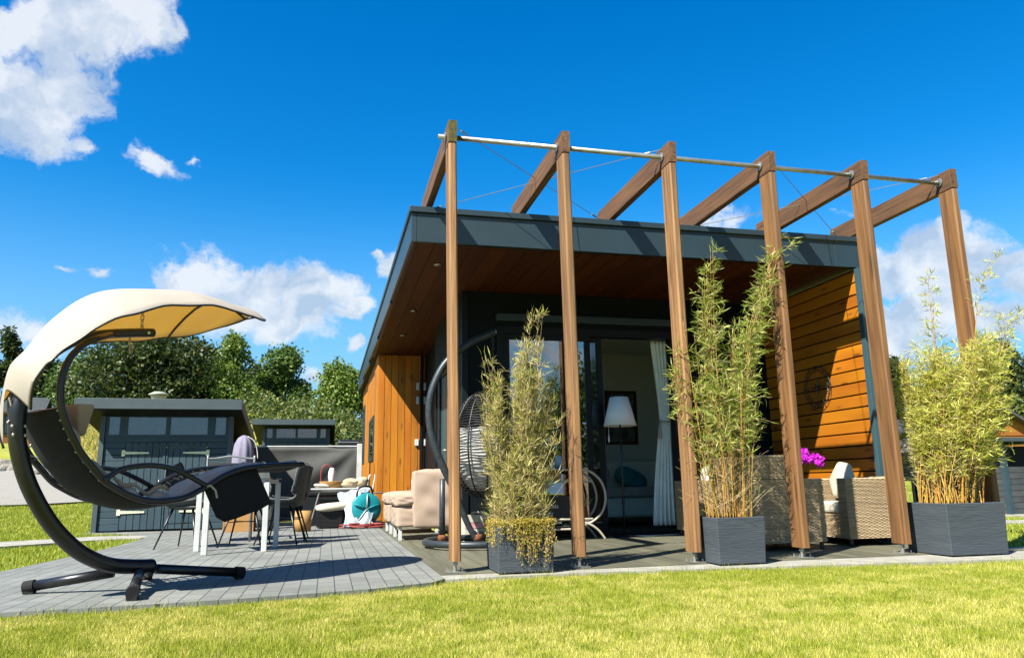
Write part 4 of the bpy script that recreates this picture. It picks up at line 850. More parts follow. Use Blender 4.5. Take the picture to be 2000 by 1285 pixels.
# egg: ribs and rounds of strand, open towards the garden side right
OD = math.radians(18)       # direction of the opening
def egg(a, f, k=1.0):       # a around, f 0 bottom .. 1 top
    z = -1+2*f; r = math.sqrt(max(0, 1-z*z)); r = r**.86*(1.0-.10*max(0, z)); return A(BC[0]+BR[0]*r*k*math.cos(a), YP+BR[1]*r*k*math.sin(a), BC[2]+BR[2]*z*(k if k < 1 else 1))
rb = MB()
for i in range(40):
    f = .02+.965*i/39; z = -1+2*f; op = 0 if z < -.28 or z > .93 else .98*math.sin(PI*min(1, (z+.28)/1.21))**.5
    aa = np.linspace(OD+op, OD+2*PI-op, 44); rb.tube([egg(a, f)+A(0, 0, .006*math.sin(a*9+i)) for a in aa], .0055, 5, closed=(op == 0))
rb.build('strands', M['wickblack'], ec, smooth=True)
for i in range(9):
    a = OD+1.0+(2*PI-2.0)*i/8; MB().tube([egg(a, f) for f in np.linspace(.015, .985, 22)], .010, 7).build('rib', M['wickblack'], ec, smooth=True)
rim = [egg(OD+.98*math.sin(PI*t)**.5, (-.28+1.21*t+1)/2) for t in np.linspace(0.001, .999, 24)]+[egg(OD-.98*math.sin(PI*t)**.5, (-.28+1.21*t+1)/2) for t in np.linspace(.999, .001, 24)]
MB().tube(rim, .014, 8, closed=True).build('rim', M['wickblack'], ec, smooth=True)
g_ = [[egg(a, f, .90) for a in np.linspace(OD+.9, OD+2*PI-.9, 34)] for f in np.linspace(.03, .66, 18)]
MB().solid(g_, lambda i, j: (BC-A(*g_[i][j]))*A(.22, .22, .05)).build('cushion', M['ivory'], ec, smooth=True)
MB().ellipsoid(A(BC[0]+.03, YP-.0, BC[2]-.33), (.27, .27, .11), 18, 10).build('seat_cushion', M['ivory'], ec, smooth=True)

# ------------------------------------------------------------------ armchair and footstool with fitted covers
ac = thing('armchair', (.25, 4.0, 0), 'beige armchair in a wrinkled loose cover at the deck edge', 'armchair')
def soft(lo, hi, T=None, n=10, puff=.012, seed=0, wr=.006):
    """a padded block: box with bulging, slightly rumpled faces"""
    b = MB(); lo, hi = A(*lo), A(*hi); c = (lo+hi)/2; h = (hi-lo)/2; gg = np.random.default_rng(seed); ph = gg.uniform(0, 6, 6)
    for ax in range(3):
        u, v = [k for k in range(3) if k != ax]
        for sgn in (-1, 1):
            g = []
            for a in np.linspace(-1, 1, n):
                row = []
                for d in np.linspace(-1, 1, n):
                    p = A(0, 0, 0); p[ax] = sgn; p[u] = a; p[v] = d
                    bul = (1-abs(a)**4)*(1-abs(d)**4); q = c+p*h; q[ax] += sgn*(puff*bul+wr*bul*math.sin(a*5+ph[ax]+d*2)*math.sin(d*7+ph[ax+3]))
                    row.append(q)
                g.append(row)
            if sgn*(1 if ax != 1 else -1) < 0: g = g[::-1]
            b.grid(g)
    return b
soft((-.14, 3.60, .16), (.62, 4.42, .40), seed=1, n=14).build('seat_base', M['sofa'], ac, smooth=True)
o = soft((-.155, 3.59, .405), (.20, 4.43, .545), seed=2, n=14, puff=.03).build('seat_cushion', M['sofa'], ac, smooth=True)
o = soft((.06, 3.555, .155), (.80, 3.80, .815), seed=3, n=22, puff=.02, wr=.012).build('side_panel', M['sofa'], ac, smooth=True)
soft((.60, 3.81, .30), (.82, 4.43, .80), seed=5, n=12, puff=.02).build('backrest', M['sofa'], ac, smooth=True)
for o in list(ac.children): 
    md = o.modifiers.new('weld', 'WELD'); md.merge_threshold = .002; bv = o.modifiers.new('round', 'SUBSURF'); bv.levels = 1; bv.render_levels = 1
for x, y in ((-.09, 3.66), (-.09, 4.36), (.74, 3.66), (.74, 4.36)): MB().box((x-.02, y-.02, 0), (x+.02, y+.02, .17)).build('leg', M['alu'], ac, bevel=.003)
fs_ = thing('footstool', (.2, 5.35, 0), 'beige upholstered footstool behind the armchair by the boarded wall', 'footstool')
soft((-.14, 4.96, .16), (.60, 5.78, .40), seed=7, n=14).build('seat_base', M['sofa'], fs_, smooth=True); soft((-.155, 4.95, .405), (.61, 5.79, .545), seed=8, n=14, puff=.03).build('seat_cushion', M['sofa'], fs_, smooth=True)
for o in list(fs_.children): 
    md = o.modifiers.new('weld', 'WELD'); md.merge_threshold = .002; bv = o.modifiers.new('round', 'SUBSURF'); bv.levels = 1; bv.render_levels = 1
for x, y in ((-.09, 5.02), (-.09, 5.72), (.54, 5.02), (.54, 5.72)): MB().box((x-.02, y-.02, 0), (x+.02, y+.02, .17)).build('leg', M['alu'], fs_, bevel=.003)

# painted crate with lettering
ct = thing('crate', (.85, 3.05, 0), 'painted plank crate with white, pink and lettered boards behind the left planter', 'crate')
x0, x1, y0 = .585, 1.06, 3.0
for (z0, z1, mm) in ((.0, .062, 'mintpaint'), (.066, .146, 'creampaint'), (.150, .212, 'pinkpaint'), (.217, .305, 'creampaint')):
    MB().box((x0, y0, z0+.003), (x1, y0+.016, z1)).build('plank', M[mm], ct, bevel=.002)
for x in (x0, x1-.016): MB().box((x, y0+.018, .003), (x+.016, y0+.26, .305)).build('side_board', M['creampaint'], ct, bevel=.002)
MB().box((x0+.018, y0+.018, .01), (x1-.018, y0+.25, .025)).build('bottom_board', M['creampaint'], ct)
FR_ = Matrix.Rotation(PI/2, 4, 'X')
text('Mother A', 'lettering', M['label_ink'], .062, Matrix.Translation((.80, y0-.0015, .106)) @ FR_, ct, sx=1.15)
text('LEEVI', 'lettering', M['label_ink'], .058, Matrix.Translation((.80, y0-.0015, .032)) @ FR_, ct, sx=1.3)
MB().tube(smoothpts([A(.66, y0-.01, .325), A(.72, y0-.012, .335), A(.80, y0-.01, .322), A(.88, y0-.012, .332), A(.97, y0-.01, .33)], 4), .011, 6).build('rope_handle', M['rope'], ct, smooth=True)

# cane trolley with two hoops, and what stands on it
tr = thing('cane_trolley', (1.7, 2.95, 0), 'pale bent cane trolley with two shelves between the first posts', 'trolley')
for y in (2.80, 3.12):
    for sx, cx in ((1, 1.93), (-1, 1.42)):
        pts = [A(cx-sx*.02, y, .80), A(cx+sx*.12, y, .775), A(cx+sx*.25, y, .66), A(cx+sx*.30, y, .48), A(cx+sx*.25, y, .31), A(cx+sx*.12, y, .20), A(cx-sx*.02, y, .16)]
        MB().tube(smoothpts(pts, 5), .0145, 8).build('hoop', M['bamboohoop'], tr, smooth=True)
        MB().tube(smoothpts([A(cx-sx*.02, y-.004, .205), A(cx+sx*.10, y-.004, .17), A(cx+sx*.2, y-.004, .10), A(cx+sx*.28, y-.004, .0)], 5), .0135, 8).build('leg', M['bamboohoop'], tr, smooth=True)
for z in (.665, .80):
    b = MB()
    for y in (2.80, 3.12): b.bar((1.30, y, z), (2.07 if z < .7 else 1.98, y, z), .011, 8)
    for x in (1.31, 1.95): b.bar((x, 2.80, z), (x, 3.12, z), .009, 8)
    b.box((1.32, 2.815, z-.008), (1.94, 3.105, z-.002)); b.build('shelf', M['bamboohoop'], tr, smooth=False)
b = MB()
for y in (2.80, 3.12): b.bar((1.22, y, .235), (2.06, y, .235), .013, 8)
b.box((1.26, 2.815, .222), (2.02, 3.105, .230)); b.build('shelf', M['bamboohoop'], tr)
MB().box((1.40, 2.82, .118), (1.93, 3.1, .132)).bar((1.34, 2.80, .125), (1.95, 2.80, .125), .012, 8).build('shelf', M['bamboohoop'], tr)
c = gy(1091, 906, 2.92); tag(MB().lathe((c[0], 2.92, .813), [(.044, 0), (.046, .15), (.040, .155), (.038, .14)], 18).build('candle', mat('pale_blue_wax', (.33, .50, .62), (.30, .46, .58), rough=.4), smooth=True), 'pale blue candle standing on the top shelf of the cane trolley', 'candle')
bx = thing('box', (1.62, 2.9, .678), 'small brown wooden box under the candle on the cane trolley', 'box'); MB().box((1.555, 2.84, .668), (1.70, 2.98, .765)).build('body', M['pine'], bx, bevel=.004); MB().box((1.55, 2.835, .767), (1.705, 2.985, .787)).build('lid', M['pine'], bx, bevel=.004)
kc = thing('drinks_crate', (1.66, 2.95, .24), 'black drinks crate with white lettering on the lower trolley shelf', 'crate')
MB().box((1.42, 2.83, .245), (1.93, 3.09, .50)).build('body', M['blackm'], kc, bevel=.008); MB().box((1.41, 2.82, .455), (1.94, 3.1, .502)).build('rim', M['blackm'], kc, bevel=.006)
text('Coca-Cola', 'lettering', M['white_ink'], .07, Matrix.Translation((1.505, 2.8285, .385)) @ FR_, kc)
text('mehr', 'lettering', M['white_ink'], .06, Matrix.Translation((1.53, 2.8285, .305)) @ FR_, kc)
js = thing('jar', (2.0, 2.9, .24), 'small jar with dried sprigs beside the black drinks crate', 'jar'); cj = A(1.985, 2.86, .243)
MB().lathe(cj, [(.035, 0), (.04, .06), (.03, .11), (.03, .13)], 14).build('body', M['rust'], js, smooth=True)
P = cj+A(0, 0, .12)+NP.normal(size=(60, 3))*.012; D = NP.normal(size=(60, 3))*.3+A(0, 0, 1); Vv, Ff = leaves(P, D, rdir(60), NP.uniform(.06, .16, 60), NP.uniform(.006, .012, 60)); npmesh('sprigs', Vv, Ff, M['lf_dry'], js)

# floor lamp on the deck
fl = thing('floor_lamp', (2.56, 3.08, 0), 'floor lamp with a white cone shade and thin black pole before the glass door', 'lamp')
c = A(2.56, 3.08, 0); MB().lathe(c, [(.14, 0), (.14, .014), (.02, .026), (.013, .03)], 26).build('base', M['blackm'], fl, smooth=True); MB().tube([c+A(0, 0, .02), c+A(0, 0, 1.42)], .0115, 10).lathe(c+A(0, 0, .38), [(.018, 0), (.018, .10)], 10).build('pole', M['blackm'], fl, smooth=True)
n = 36; r0, r1, z0, z1 = .205, .115, 1.335, 1.69; g_ = [[A(c[0]+r*math.cos(a), c[1]+r*math.sin(a), z) for a in np.linspace(0, 2*PI, n+1)] for r, z in ((r0, z0), ((r0+r1)/2, (z0+z1)/2), (r1, z1))]
MB().solid(g_, lambda i, j: (A(c[0], c[1], A(*g_[i][j])[2])-g_[i][j])*.02).build('lamp_shade', M['bulb'], fl, smooth=True)
MB().tube([c+A(-.16, -.02, 1.335), c+A(-.165, -.03, 1.22)], .003, 5).lathe(c+A(-.165, -.03, 1.13), [(.008, 0), (.012, .03), (.006, .1)], 8).build('pull_cord', M['whitepl'], fl, smooth=True)
cb = MB(); cb.tube(smoothpts([A(2.70, 3.05, .008), A(2.78, 2.95, .008), A(2.95, 2.98, .008), A(3.12, 3.1, .008), A(3.26, 3.12, .008), A(3.36, 3.17, .012)], 6), .007, 6).tube(smoothpts([A(2.66, 3.08, .01), A(2.84, 3.06, .008), A(3.05, 3.05, .008), A(3.24, 3.09, .009), A(3.37, 3.15, .012)], 6), .007, 6)
ca = thing('extension_cable', (3.0, 3.05, 0), 'white extension cable looped on the deck at the door sill', 'cable'); cb.build('cord', M['cable'], ca, smooth=True); MB().box((3.35, 3.13, .002), (3.42, 3.19, .055)).build('plug', M['cable'], ca, bevel=.008)

# ------------------------------------------------------------------ wicker lounge set
def weave(b, O, U, Vv, Nn, w, h, rowh=.013, st=.030):
    O, U, Vv, Nn = A(*O), A(*U), A(*Vv), A(*Nn); nr_ = max(1, int(round(h/rowh))); rh = h/nr_; ns = max(3, int(w/st*2)+1); xs = np.linspace(0, w, ns)
    for r in range(nr_):
        z0 = r*rh+.0013; z1 = (r+1)*rh-.0013; off = .0034*np.sin(PI*xs/st+PI*(r % 2)); rows = []
        for (z, e) in ((z0, -.003), ((z0+z1)/2, .0022), (z1, -.003)): rows.append([O+U*x+Vv*z+Nn*(o_+e) for x, o_ in zip(xs, off)])
        b.grid(rows)
def wbox(lo, hi, top=True):
    b = MB(); l = A(*lo); h = A(*hi); e = .006; b.box(tuple(l+e), tuple(h-e)); dx, dy, dz = h-l
    X, Y, Z = A(1, 0, 0), A(0, 1, 0), A(0, 0, 1)
    weave(b, (l[0], l[1], l[2]), X, Z, -Y, dx, dz); weave(b, (h[0], h[1], l[2]), -X, Z, Y, dx, dz); weave(b, (l[0], h[1], l[2]), -Y, Z, -X, dy, dz); weave(b, (h[0], l[1], l[2]), Y, Z, X, dy, dz)
    if top: weave(b, (l[0], l[1], h[2]), X, Y, Z, dx, dy)
    return b
def wicker_chair(label, backz=.86):
    """faces -x; the near arm shows its flat outer side"""
    t = thing('wicker_armchair', (0, 0, 0), label, 'armchair', 'wicker armchairs on the deck')
    wbox((-.36, -.42, .07), (.34, -.29, .65)).build('arm', M['wick'], t); wbox((-.36, .29, .07), (.34, .42, .65)).build('arm', M['wick'], t)
    wbox((-.345, -.288, .07), (.20, .288, .30)).build('seat', M['wick'], t); wbox((.205, -.288, .07), (.34, .288, backz)).build('backrest', M['wick'], t)
    MB().box((-.36, -.28, .305), (.19, .28, .42)).build('seat_cushion', M['cream'], t, bevel=.035, seg=3)
    for x in (-.32, .30):
        for y in (-.38, .38): MB().lathe((x, y, 0), [(.016, 0), (.02, .02), (.02, .07)], 10).build('foot', M['blackm'], t)
    return t
w1 = wicker_chair('low wicker armchair with a cream cushion, nearest the fifth pergola post', .66)
w1.location = (4.36, 1.24, .0); 
w2 = dup(w1, (3.26, 1.06, 0), PI, 'high backed wicker armchair behind the middle planter', None)
hb_ = wbox((.205, -.43, .655), (.345, .43, .87)); hbk = hb_.build('high_back', M['wick'], None); hbk.parent = w2; hbk.matrix_parent_inverse = Matrix.Identity(4)
hb2 = wbox((-.02, -.425, .655), (.20, -.295, .87)).build('wing_panel', M['wick'], None); hb2.parent = w2
hb2 = wbox((-.02, .295, .655), (.20, .425, .87)).build('wing_panel', M['wick'], None); hb2.parent = w2
w3 = dup(w1, (3.66, 2.72, 0), PI/2, 'rear wicker armchair with a white cushion, half hidden by the bamboo stems', None)
def pillow(loc, r, rot, m, label, nm='pillow', pw=.62):
    o = MB().ellipsoid((0, 0, 0), r, 20, 14, pw=pw).build(nm, m, None, smooth=True); o.matrix_world = Matrix.Translation(Vector([float(q) for q in loc])) @ Matrix.Rotation(rot[2], 4, 'Z') @ Matrix.Rotation(rot[1], 4, 'Y') @ Matrix.Rotation(rot[0], 4, 'X'); return tag(o, label, 'pillow')
pillow((4.33, 1.30, .63), (.08, .155, .155), (math.radians(45), math.radians(12), math.radians(-15)), M['cream'], 'cream pillow standing on its corner in the low wicker armchair', pw=.4)
pillow((3.50, 2.46, .63), (.20, .08, .20), (math.radians(-14), 0, math.radians(12)), M['ivory'], 'white pillow leaning in the rear wicker armchair behind the bamboo')
tb_ = thing('coffee_table', (4.1, 1.95, 0), 'low wicker coffee table with a glass top beside the orchid', 'table')
wbox((3.80, 1.72, .05), (4.62, 2.22, .19)).build('base', M['wick'], tb_)
for x, y in ((3.84, 1.76), (4.58, 1.76), (3.84, 2.18), (4.58, 2.18)): MB().box((x-.02, y-.02, .19), (x+.02, y+.02, .425)).build('leg', M['wickd'], tb_)
MB().box((3.76, 1.68, .43), (4.66, 2.26, .442)).build('glass_top', M['glass_top'], tb_, bevel=.003)
oc = thing('orchid', (4.28, 1.85, .442), 'magenta orchid in a dark pot on the glass table', 'orchid'); c = A(4.22, 1.85, .445)
MB().lathe(c, [(.045, 0), (.065, .13), (.068, .14), (.058, .135)], 18).build('pot', M['gun'], oc, smooth=True)
sb = MB(); P = []; D = []
for k, (dx, dz, sp_w) in enumerate(((.22, .42, 1), (-.10, .40, 1), (.05, .46, 1))):
    pts = smoothpts([c+A(0, 0, .12), c+A(.0, 0, .30), c+A(dx*.2, 0, dz*1.02), c+A(dx*.65, -.01, dz*1.06), c+A(dx*1.15, -.02, dz*.92)], 6); sb.tube(pts, .004, 6)
    P = []; D = []
    for p in pts[11:]:
        for q in range(5):
            o_ = p+NP.normal(size=3)*A(.022, .03, .026)
            for a in np.linspace(0, 2*PI, 6)[:-1]: P.append(o_); D.append(A(math.cos(a), -.35, math.sin(a)))
    P, D = np.array(P), np.array(D); U = np.tile(A(0, -1, .1), (len(P), 1))+NP.normal(size=(len(P), 3))*.2
    Vv, Ff = leaves(P, D, U, NP.uniform(.022, .036, len(P)), NP.uniform(.02, .032, len(P)), .1); npmesh('flower_spray', Vv, Ff, M['orchid'], oc)
sb.build('stems', M['culm_dry'], oc, smooth=True)
P = np.tile(c+A(0, 0, .13), (6, 1)); D = np.array([A(math.cos(a), math.sin(a), .35) for a in np.linspace(0, 6, 6)]); Vv, Ff = leaves(P, D, np.tile(A(0, 0, 1.), (6, 1)), np.full(6, .2), np.full(6, .06), .3); npmesh('leaves', Vv, Ff, M['lf_mid'], oc)
# wall ornament: compass ring
cw = thing('wall_compass', (WX-.02, 2.19, 1.74), 'round metal compass ornament on the boarded wing wall', 'wall ornament'); CC = A(WX-.03, 2.19, 1.74)
cy_ = lambda a, r: CC+A(0, r*math.cos(a), r*math.sin(a))
for r in (.25, .20): MB().tube([cy_(a, r) for a in np.linspace(0, 2*PI, 41)[:-1]], .005, 6, closed=True).build('ring', M['gun'], cw, smooth=True)
for k in range(8):
    a = k*PI/4; r = .20 if k % 2 == 0 else .12; MB().add([CC+A(-.008, 0, 0), cy_(a+.35, .022), cy_(a, r), cy_(a-.35, .022), CC+A(.006, 0, 0)], [(0, 1, 2), (0, 2, 3), (4, 2, 1), (4, 3, 2), (0, 3, 4), (0, 4, 1)]).build('compass_point', M['gun'], cw)
for k, s in enumerate('ENWS'):
    p = cy_(k*PI/2, .225)+A(-.006, 0, 0); text(s, 'letter', M['gun'], .06, Matrix.Translation(Vector([float(q) for q in p])) @ Matrix.Rotation(-PI/2, 4, 'Z') @ FR_, cw, ext=.003)
for k in range(16): 
    a = (k+.5)*PI/8; MB().tube([cy_(a, .20), cy_(a+.1, .225), cy_(a, .25)], .004, 4).build('scroll', M['gun'], cw)
# lantern and covered barbecue right of the wing
ln_ = thing('lantern', (5.06, 1.2, .6), 'dark metal lantern with a pyramid roof beside the fifth post', 'lantern'); c = A(5.06, 1.12, .64)
for dx in (-.075, .075):
    for dy in (-.075, .075): MB().box((c[0]+dx-.007, c[1]+dy-.007, .655), (c[0]+dx+.007, c[1]+dy+.007, .90)).build('corner_bar', M['blackm'], ln_)
MB().box((c[0]-.09, c[1]-.09, .64), (c[0]+.09, c[1]+.09, .655)).build('base', M['blackm'], ln_); MB().lathe((c[0], c[1], .90), [(.135, 0), (.135, .012), (.03, .13), (.012, .17), (.018, .2)], 4).build('roof', M['blackm'], ln_).rotation_euler = (0, 0, 0)
MB().box((c[0]-.066, c[1]-.066, .656), (c[0]+.066, c[1]+.066, .898)).build('pane', M['glass2'], ln_)
st_ = thing('plant_stand', (5.06, 1.12, 0), 'slim black stand carrying the lantern', 'stand'); MB().box((4.93, .99, .615), (5.19, 1.25, .635)).build('stand_top', M['blackm'], st_)
for dx in (-.11, .11):
    for dy in (-.11, .11): MB().box((c[0]+dx-.01, c[1]+dy-.01, -.0), (c[0]+dx+.01, c[1]+dy+.01, .613)).build('leg', M['blackm'], st_)
g_ = [[A(5.42+r*math.cos(a)*(1+.04*math.sin(a*7+z*5)), 1.0+r*.9*math.sin(a)*(1+.04*math.sin(a*7+z*5)), z) for a in np.linspace(0, 2*PI, 33)] for r, z in ((.33, 0.0), (.32, .3), (.30, .55), (.26, .72), (.18, .83), (.07, .88), (.005, .885))]
bb = thing('barbecue', (5.42, 1.0, 0), 'barbecue under a black fitted cover right of the fifth post', 'barbecue'); MB().grid(g_).build('cover', mat('dark_cover', (.022, .025, .026), rough=.75, bump=.5, bscale=6), bb, smooth=True)
MB().tube([A(5.42+.315*math.cos(a), 1.0+.285*math.sin(a), .12) for a in np.linspace(0, 2*PI, 25)[:-1]], .006, 5, closed=True).build('drawcord', M['rope'], bb)

# ------------------------------------------------------------------ dining set on the paving
dt = thing('dining_table', (-1.85, 2.85, 0), 'outdoor dining table with white metal legs and blue tinted glass top', 'table')
LG = [(-2.13, 2.46), (-1.58, 2.67), (-1.50, 3.24), (-2.28, 2.98)]
for x, y in LG: MB().box((x-.027, y-.027, 0), (x+.027, y+.027, .70)).build('leg', M['alu'], dt, bevel=.004)
c = A(-1.87, 2.84); top = [A(*c)+(A(*p)-c)*1.10 for p in LG]
MB().hexa([(*p, .735) for p in top]+[(*p, .743) for p in top]).build('glass_top', M['glass_top'], dt)
b = MB()
for i in range(4):
    p, q = A(*LG[i], .69), A(*LG[(i+1) % 4], .69); d = (q-p)/np.linalg.norm(q-p); n_ = A(-d[1], d[0], 0)*.012; p = p+d*.028; q = q-d*.028
    b.hexa([p-n_, q-n_, q+n_, p+n_, p-n_+A(0, 0, .04), q-n_+A(0, 0, .04), q+n_+A(0, 0, .04), p+n_+A(0, 0, .04)])
b.build('apron', M['alu'], dt)
def shell_chair(label):
    """faces +y; bucket shell on four splayed thin legs"""
    t = thing('shell_chair', (0, 0, 0), label, 'chair', 'grey shell chairs at the dining table')
    rows = []
    prof_ = [(.24, .47, .20), (.20, .455, .225), (.08, .44, .235), (-.08, .43, .235), (-.17, .44, .235), (-.215, .49, .235), (-.235, .58, .232), (-.25, .70, .215), (-.265, .80, .19), (-.28, .88, .15), (-.285, .905, .11)]
    for (y, z, w) in smoothpts(prof_, 4):
        rows.append([A(w*f, y+(.07*abs(f)**2.5 if z > .5 else 0), z+(.09*abs(f)**3 if z < .6 else .05*abs(f)**3)) for f in np.linspace(-1, 1, 15)])
    MB().solid(rows, lambda i, j: A(0, -.012, -.016)).build('shell', M['chairgrey'], t, smooth=True)
    rows = [[A(.19*f, y, .452+.02*math.cos(f*1.4)*(1-((y-.02)/.22)**2)+.006) for f in np.linspace(-1, 1, 9)] for y in np.linspace(-.17, .21, 9)]
    MB().solid(rows, (0, 0, -.02)).build('seat_pad', M['chairgrey'], t, smooth=True)
    for x in (-1, 1):
        for y in (-1, 1): MB().tube([(x*.12, y*.12, .43), (x*.235, y*.245, 0)], [.014, .008], 8).build('leg', M['blackm'], t, smooth=True)
    MB().bar((-.16, -.17, .27), (.16, .17, .27), .005, 6).bar((.16, -.17, .27), (-.16, .17, .27), .005, 6).build('cross_brace', M['blackm'], t); return t
s1_ = shell_chair('grey shell chair left of the dining table, nearest the shed'); s1_.location = (-2.47, 3.55, 0); s1_.rotation_euler = (0, 0, math.radians(-112))
dup(s1_, (-1.47, 3.74, 0), math.radians(78), 'grey shell chair right of the dining table, seen nearest the foot of the lounger')
dup(s1_, (-1.44, 4.40, 0), math.radians(86), 'grey shell chair right of the dining table, the farther one towards the windscreen')
dup(s1_, (-1.86, 3.60, 0), math.radians(172), 'grey shell chair on the far side of the dining table, behind the hanging cloth')
def sling_chair(label):
    """faces -y (towards the table); silver tubes and a thin mesh sling"""
    t = thing('sling_chair', (0, 0, 0), label, 'chair', 'silver sling chairs at the dining table')
    for x in (-.29, .29):
        MB().tube([(x, .30, 0), (x, .27, .43), (x, .34, 1.04), (x, .345, 1.065)], .015, 8).build('rear_leg', M['steel'], t, smooth=True)
        MB().tube([(x, -.27, 0), (x, -.25, .43), (x, -.24, .66)], .015, 8).build('leg', M['steel'], t, smooth=True)
        MB().tube([(x, -.27, .665), (x, -.05, .68), (x, .30, .67)], .02, 8, flat=.6).build('armrest', M['steel'], t, smooth=True)
    MB().tube(smoothpts([A(-.29, .34, 1.03), A(-.18, .35, 1.035), A(0, .355, 1.06), A(.18, .35, 1.035), A(.29, .34, 1.03)], 4), .012, 8).build('top_rail', M['steel'], t, smooth=True)
    MB().solid([[A(x, y, z) for x in (-.275, 0, .275)] for y, z in ((-.26, .44), (.0, .425), (.22, .42), (.28, .47), (.305, .75), (.33, .97))], (0, -.006, -.004)).build('sling', M['blackf'], t, smooth=True); return t
k1 = sling_chair('silver framed sling chair at the far side of the table before the shed'); k1.location = (-2.18, 4.55, 0); k1.rotation_euler = (0, 0, math.radians(4))

# ------------------------------------------------------------------ sheds
def shed(label):
    """front on y=0, x 0..2; roof falls to the back"""
    t = thing('garden_shed', (0, 0, 0), label, 'shed', 'dark blue grey garden sheds'); D = 2.0
    zf = lambda y: 1.80-.20*(y+.0)
    for x0, x1 in ((0, .075), (1.925, 2.0)): MB().box((x0, -.03, 0), (x1, .05, 1.86)).build('corner_post', M['shedroof'], t, bevel=.004)
    b = MB()
    for i in range(14):
        z = .02+i*.098
        for x0, x1 in ((.077, .385), (1.615, 1.923)): b.box((x0, 0, z), (x1, .02, z+.092))
    for i in range(1): b.box((.077, .0, 1.39), (1.923, .02, 1.47))
    b.build('front_boards', M['shed'], t, bevel=.004, seg=1)
    for k, (x0, x1) in enumerate(((.39, .995), (1.005, 1.61))):
        b = MB(); n = 6; w = (x1-x0)/n
        for i in range(n): b.box((x0+i*w+.003, -.006, .03), (x0+(i+1)*w-.003, .018, 1.385))
        b.box((.955 if k == 0 else 1.005, -.018, .03), (.995 if k == 0 else 1.03, -.0065, 1.385))
        d = b.build('door', M['shed'], t, bevel=.004, seg=1)
        for z in (.30, 1.22):
            h = MB(); xa = .345 if k == 0 else 1.655; s = 1 if k == 0 else -1
            h.box((min(xa, xa+s*.05), -.022, z-.045), (max(xa, xa+s*.05), -.008, z+.045)); h.hexa([(xa+s*.05, -.02, z-.022), (xa+s*.40, -.02, z-.012), (xa+s*.40, -.012, z-.012), (xa+s*.05, -.012, z-.022), (xa+s*.05, -.02, z+.022), (xa+s*.40, -.02, z+.012), (xa+s*.40, -.012, z+.012), (xa+s*.05, -.012, z+.022)])
            h.build('hinge', M['gold'], d)
        if k == 0: MB().ellipsoid((.93, -.035, .77), (.022, .022, .022), 10, 6).build('door_knob', M['bolt'], d, smooth=True)
    wn = [(.12, .28), (.40, .965), (1.035, 1.60), (1.72, 1.88)]
    b = MB(); xs = [.077]+[v for w in wn for v in w]+[1.923]
    for i in range(0, len(xs), 2): b.box((xs[i], -.004, 1.47), (xs[i+1], .02, 1.86))
    for (a, c) in wn: b.box((a, -.004, 1.47), (c, .02, 1.51)); b.box((a, -.004, 1.79), (c, .02, 1.86))
    b.build('window_frame', M['shed'], t)
    for (a, c) in wn:
        pn_ = MB().box((a, .006, 1.51), (c, .012, 1.79)).build('pane', M['pane'], t)
        MB().solid([[A(x, .055+.012*math.sin(x*31+z*9), z-.02*math.sin(PI*(x-a)/(c-a))) for x in np.linspace(a-.02, c+.02, 22)] for z in np.linspace(1.53, 1.82, 6)], (0, .004, 0)).build('shed_curtain', M['shedcurt'], pn_, smooth=True)
    b = MB()
    for x0, x1 in ((.03, .05), (1.95, 1.97)):
        for i in range(18):
            z = .02+i*.1
            def zc(y): return min(z+.094, zf(y))
            if z < zf(D)-.02: b.hexa([(x0, .05, z), (x1, .05, z), (x1, D, z), (x0, D, z), (x0, .05, zc(.05)), (x1, .05, zc(.05)), (x1, D, max(z+.01, zc(D))), (x0, D, max(z+.01, zc(D)))])
    b.box((.05, D-.02, 0), (1.95, D, zf(D))); b.build('side_boards', M['shed'], t)
    MB().box((.06, .10, .0), (1.94, D-.03, 1.3)).build('interior', M['dark'], t)
    MB().hexa([(-.30, -.40, 1.885), (2.16, -.40, 1.885), (2.16, D+.15, 1.43), (-.30, D+.15, 1.43), (-.30, -.40, 2.05), (2.16, -.40, 2.05), (2.16, D+.15, 1.59), (-.30, D+.15, 1.59)]).build('roof', M['shedroof'], t, bevel=.004); MB().hexa([(-.29, -.385, 1.868), (2.15, -.385, 1.868), (2.15, D+.14, 1.416), (-.29, D+.14, 1.416), (-.29, -.385, 1.880), (2.15, -.385, 1.880), (2.15, D+.14, 1.428), (-.29, D+.14, 1.428)]).build('eaves_shade_sheet', M['dark'], t); return t  # dark sheet added below the roof to blacken the shade under the eaves
M['pane'] = glass('shed_window_plastic', 1.0, (.75, .72, .70), rough=.12, dark=.07)
M['shedcurt'] = mat('taupe_curtain', (.50, .42, .38), (.34, .29, .27), rough=.9, scale=6, stretch=(1, 1, 4))
sh1 = shed('dark blue grey garden shed with double doors left of the dining chairs'); sh1.location = (-4.50, 7.48, 0)
p2 = gd(578, 880, 23.4); dup(sh1, (p2[0]-1.0, p2[1], .64), 0, 'farther garden shed, small, half hidden behind the grey windscreen')

